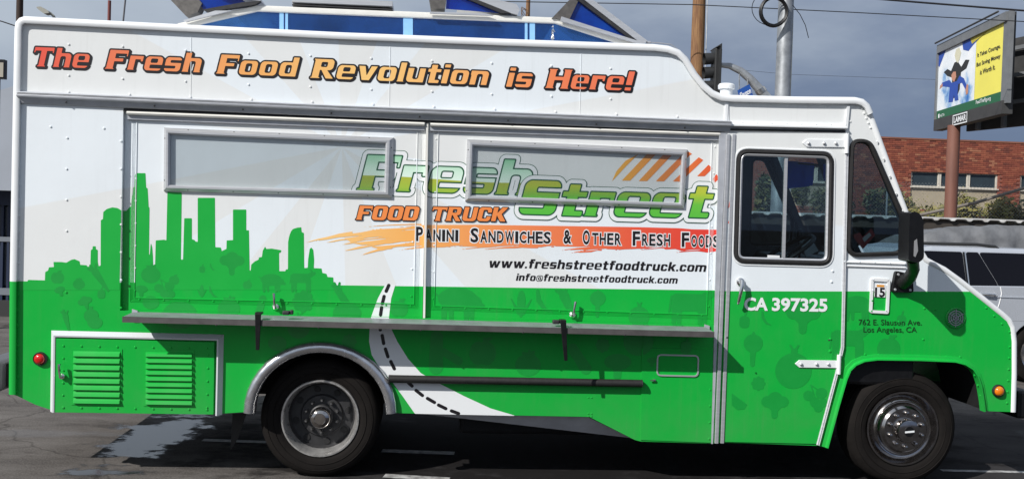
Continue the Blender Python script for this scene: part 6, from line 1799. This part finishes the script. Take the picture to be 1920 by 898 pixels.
# traffic light
SGN = mat('signal_black', (0.022, 0.023, 0.024), 0.55, noise=0.2, nscale=8)
tl = at(1333, 135, 20.0)
tlo = empty('traffic_light', tl); tag(tlo, 'black three-lamp traffic light hanging from the curved mast arm', 'traffic light')
s_ = 20.0 / FPX
hs = MB().box((tl.x + 3 * s_, tl.y - 0.17, tl.z - 44 * s_), (tl.x + 16 * s_, tl.y + 0.17, tl.z + 42 * s_)).build('housing', SGN, bevel=0.02); put(hs, tlo)
bp_ = MB().plate([(tl.x + 8.5 * s_, tl.z - 46 * s_), (tl.x + 11 * s_, tl.z - 46 * s_), (tl.x + 11 * s_, tl.z + 49 * s_), (tl.x + 4 * s_, tl.z + 43 * s_), (tl.x + 8.5 * s_, tl.z + 43 * s_)], tl.y - 0.32, tl.y + 0.32).build('backplate', SGN); put(bp_, tlo)
for k, cl in ((0, (0.12, 0.01, 0.01)), (1, (0.14, 0.07, 0.01)), (2, (0.01, 0.08, 0.04))):
    zc_ = tl.z + (25 - 26 * k) * s_
    v = MB().tube([(tl.x + 4 * s_, tl.y, zc_), (tl.x - 14 * s_, tl.y, zc_ - 0.02)], [0.115, 0.12], 18, cap=False).build('visor', SGN, smooth=True); put(v, tlo)
    l_ = MB().lathe([(0.105, 0.0), (0.08, -0.03), (0.0, -0.045)], (tl.x + 3 * s_, tl.y, zc_), 16, 'X').build('lens', mat('signal_lens_%d' % k, cl, 0.3)); put(l_, tlo)
# hanging street name sign
sgp = [at(1383, 170, 19.9), at(1405, 158, 19.9), at(1413, 182, 19.9), at(1390, 196, 19.9)]
sg = empty('street_name_sign', sgp[0]); tag(sg, 'blue street name sign hanging on chains below the mast arm', 'sign')
off = Vector((0, 0.02, 0))
o = MB().hexa([p for p in sgp], [p + off for p in sgp]).build('sign_plate', mat('street_sign_blue', (0.012, 0.07, 0.30), 0.4)); put(o, sg)
bt = MB(); e1 = sgp[1] - sgp[0]; e2 = sgp[3] - sgp[0]
font_fit(bt, 'Slauson', sgp[0] + e1 * .08 + e2 * .62, sgp[0] + e1 * .95 + e2 * .62, sgp[0] + e1 * .08 + e2 * .24, (0, -0.012, 0), 0.02)
o = bt.build('sign_lettering', WHINK, recalc=False); put(o, sg)
for a_, b_ in (((1386, 139), (1386, 168)), ((1401, 148), (1402, 160))):
    o = MB().tube([at(*a_, 19.9), at(*b_, 19.9)], 0.012, 5).build('chain', STEEL); put(o, sg)
# coil of cable on the signal pole
cc = at(1452, 22, 19.7)
o = MB()
for k, (r_, th) in enumerate(((0.285, 0.022), (0.265, 0.02), (0.30, 0.018))):
    o.tube([cc + Vector((r_ * math.cos(2 * math.pi * t / 28) * 0.95, 0.03 * k, r_ * math.sin(2 * math.pi * t / 28))) for t in range(28)], th, 6, closed=True)
o.tube([cc + Vector((-0.09 + 0.36 * math.cos(2 * math.pi * t / 24), 0.05, 0.06 + 0.33 * math.sin(2 * math.pi * t / 24))) for t in range(24)], 0.008, 5, closed=True)
o.tube([at(1486, 10, 19.7), at(1500, 28, 19.7), at(1510, 48, 19.7), at(1516, 72, 19.7)], 0.008, 5)
tag(o.build('cable_coil', BLACK, smooth=True), 'coil of black cable hung on the galvanised signal pole', 'cable')
# street lamp far left
lampc = at(84, 18, 26)
lm = empty('street_lamp', (at(115, 60, 26).x, lampc.y, 0)); tag(lm, 'grey cobra-head street lamp above the rear roof of the truck', 'street lamp')
s_ = 26 / FPX
hd_ = MB().plate(rpoly([(lampc.x - 13 * s_, lampc.z + 2 * s_), (lampc.x - 4 * s_, lampc.z + 3 * s_), (lampc.x + 9 * s_, lampc.z - 4 * s_), (lampc.x + 12 * s_, lampc.z - 8 * s_), (lampc.x + 2 * s_, lampc.z - 10 * s_), (lampc.x - 8 * s_, lampc.z - 3 * s_)], 0.03), lampc.y - 0.13, lampc.y + 0.13).build('lamp_head', mat('lamp_grey', (0.32, 0.32, 0.28), 0.5), bevel=0.03); put(hd_, lm)
ar = MB().tube([(lampc.x + 9 * s_, lampc.y, lampc.z - 6 * s_), (lampc.x + 16 * s_, lampc.y, lampc.z - 12 * s_), (lampc.x + 22 * s_, lampc.y, lampc.z - 24 * s_), (lampc.x + 26 * s_, lampc.y, 0)], [0.03, 0.035, 0.05, 0.08], 10).build('lamp_arm', mat('lamp_grey', (0.32, 0.32, 0.28))); put(ar, lm)
# overhead cables
WIRE = mat('overhead_cable', (0.015, 0.015, 0.018), 0.6)
def cable(pts, r, label):
    ps = [at(*p) for p in pts]
    tag(MB().tube(ps, r, 5).build('overhead_cable', WIRE), label, 'cable', 'overhead cables')
cable([(700, -6, 22), (905, 3, 22), (1300, 9.5, 22), (1600, 24, 22), (1935, 42, 22)], 0.011, 'thin overhead cable passing behind the signal pole and billboard')
cable([(1560, -8, 21), (1720, 5, 21), (1935, 22, 21)], 0.022, 'thick overhead cable above the billboard')
cable([(-15, 36, 22), (4, 41, 22), (28, 49, 22), (60, 60, 22)], 0.014, 'short cable span meeting the dark timber pole')
cable([(1380, 131, 60), (1480, 140, 60), (1760, 150, 60)], 0.009, 'faint far cable low across the dark clouds')

# ---------------------------------------------------------------- storefront behind the back of the truck
LY = 9.6
sf = empty('storefront', (W(10, 590, LY).x, LY, 0)); tag(sf, 'pale storefront with navy trim and glass doors behind the rear of the truck', 'building')
xl, xr = W(-160, 400, LY).x, W(60, 400, LY).x
z_ = lambda y: W(10, y, LY).z
PALE = mat('pale_render', (0.34, 0.37, 0.42), 0.8, noise=0.12, nscale=1.2)
NAVY = mat('navy_trim', (0.015, 0.025, 0.06), 0.5)
o = MB().plate([(xl, z_(358)), (xr, z_(358)), (xr, z_(166)), (W(0, 188, LY).x, z_(188)), (xl, z_(250))], LY - 0.6, LY + 0.3).build('canopy_wall', PALE); put(o, sf)
o = MB().box((xl, LY, z_(385)), (xr, LY + 0.2, z_(358))).build('navy_band', NAVY); put(o, sf)
o = MB().box((xl, LY + 0.12, 0.25), (xr, LY + 0.2, z_(385))).build('wall', mat('store_wall', (0.16, 0.17, 0.19), 0.7, noise=0.2, nscale=2)); put(o, sf)
STG = mat('store_glass', (0.05, 0.065, 0.085), 0.06, noise=0.4, nscale=2.5)
for (xa, xb_) in ((-60, -26), (-24, 1), (3, 13), (15, 40)):
    for (ya, yb) in ((388, 442), (456, 536)):
        a, b_ = W(xa, ya, LY), W(xb_, yb, LY)
        o = MB().box((a.x, LY + 0.06, b_.z), (b_.x, LY + 0.10, a.z)).build('window_pane', STG); put(o, sf)
for ya, yb in ((444, 453), (540, 553)):
    o = MB().box((xl, LY, z_(yb)), (xr, LY + 0.11, z_(ya))).build('transom', mat('store_frame', (0.20, 0.22, 0.25), 0.5, 0.3)); put(o, sf)
for px in (-25, 2, 14):
    a = W(px, 500, LY)
    o = MB().box((a.x - 0.02, LY + 0.01, 0.25), (a.x + 0.02, LY + 0.11, z_(386))).build('mullion', NAVY); put(o, sf)
o = MB().box((xl, LY - 0.1, 0), (xr, LY + 0.3, 0.25)).build('plinth', mat('plinth_dark', (0.03, 0.03, 0.03), 0.8)); put(o, sf)
sgn = at(2, 130, 14)
ws_ = empty('wall_sign', sgn); tag(ws_, 'small beige box sign with a black frame above the storefront canopy', 'sign')
s_ = 14 / FPX
o = MB().box((sgn.x - 20 * s_, sgn.y, sgn.z - 18 * s_), (sgn.x + 5.5 * s_, sgn.y + 0.1, sgn.z + 18 * s_)).build('sign_box', BLACK); put(o, ws_)
o = MB().box((sgn.x - 18 * s_, sgn.y - 0.01, sgn.z - 15 * s_), (sgn.x + 4.5 * s_, sgn.y - 0.002, sgn.z + 12 * s_)).build('sign_face', mat('beige_sign', (0.36, 0.33, 0.27), 0.7)); put(o, ws_)
o = MB().tube([(sgn.x - 10 * s_, sgn.y + 0.05, 0), (sgn.x - 10 * s_, sgn.y + 0.05, sgn.z - 16 * s_)], 0.05, 8).build('sign_post', BLACK); put(o, ws_)
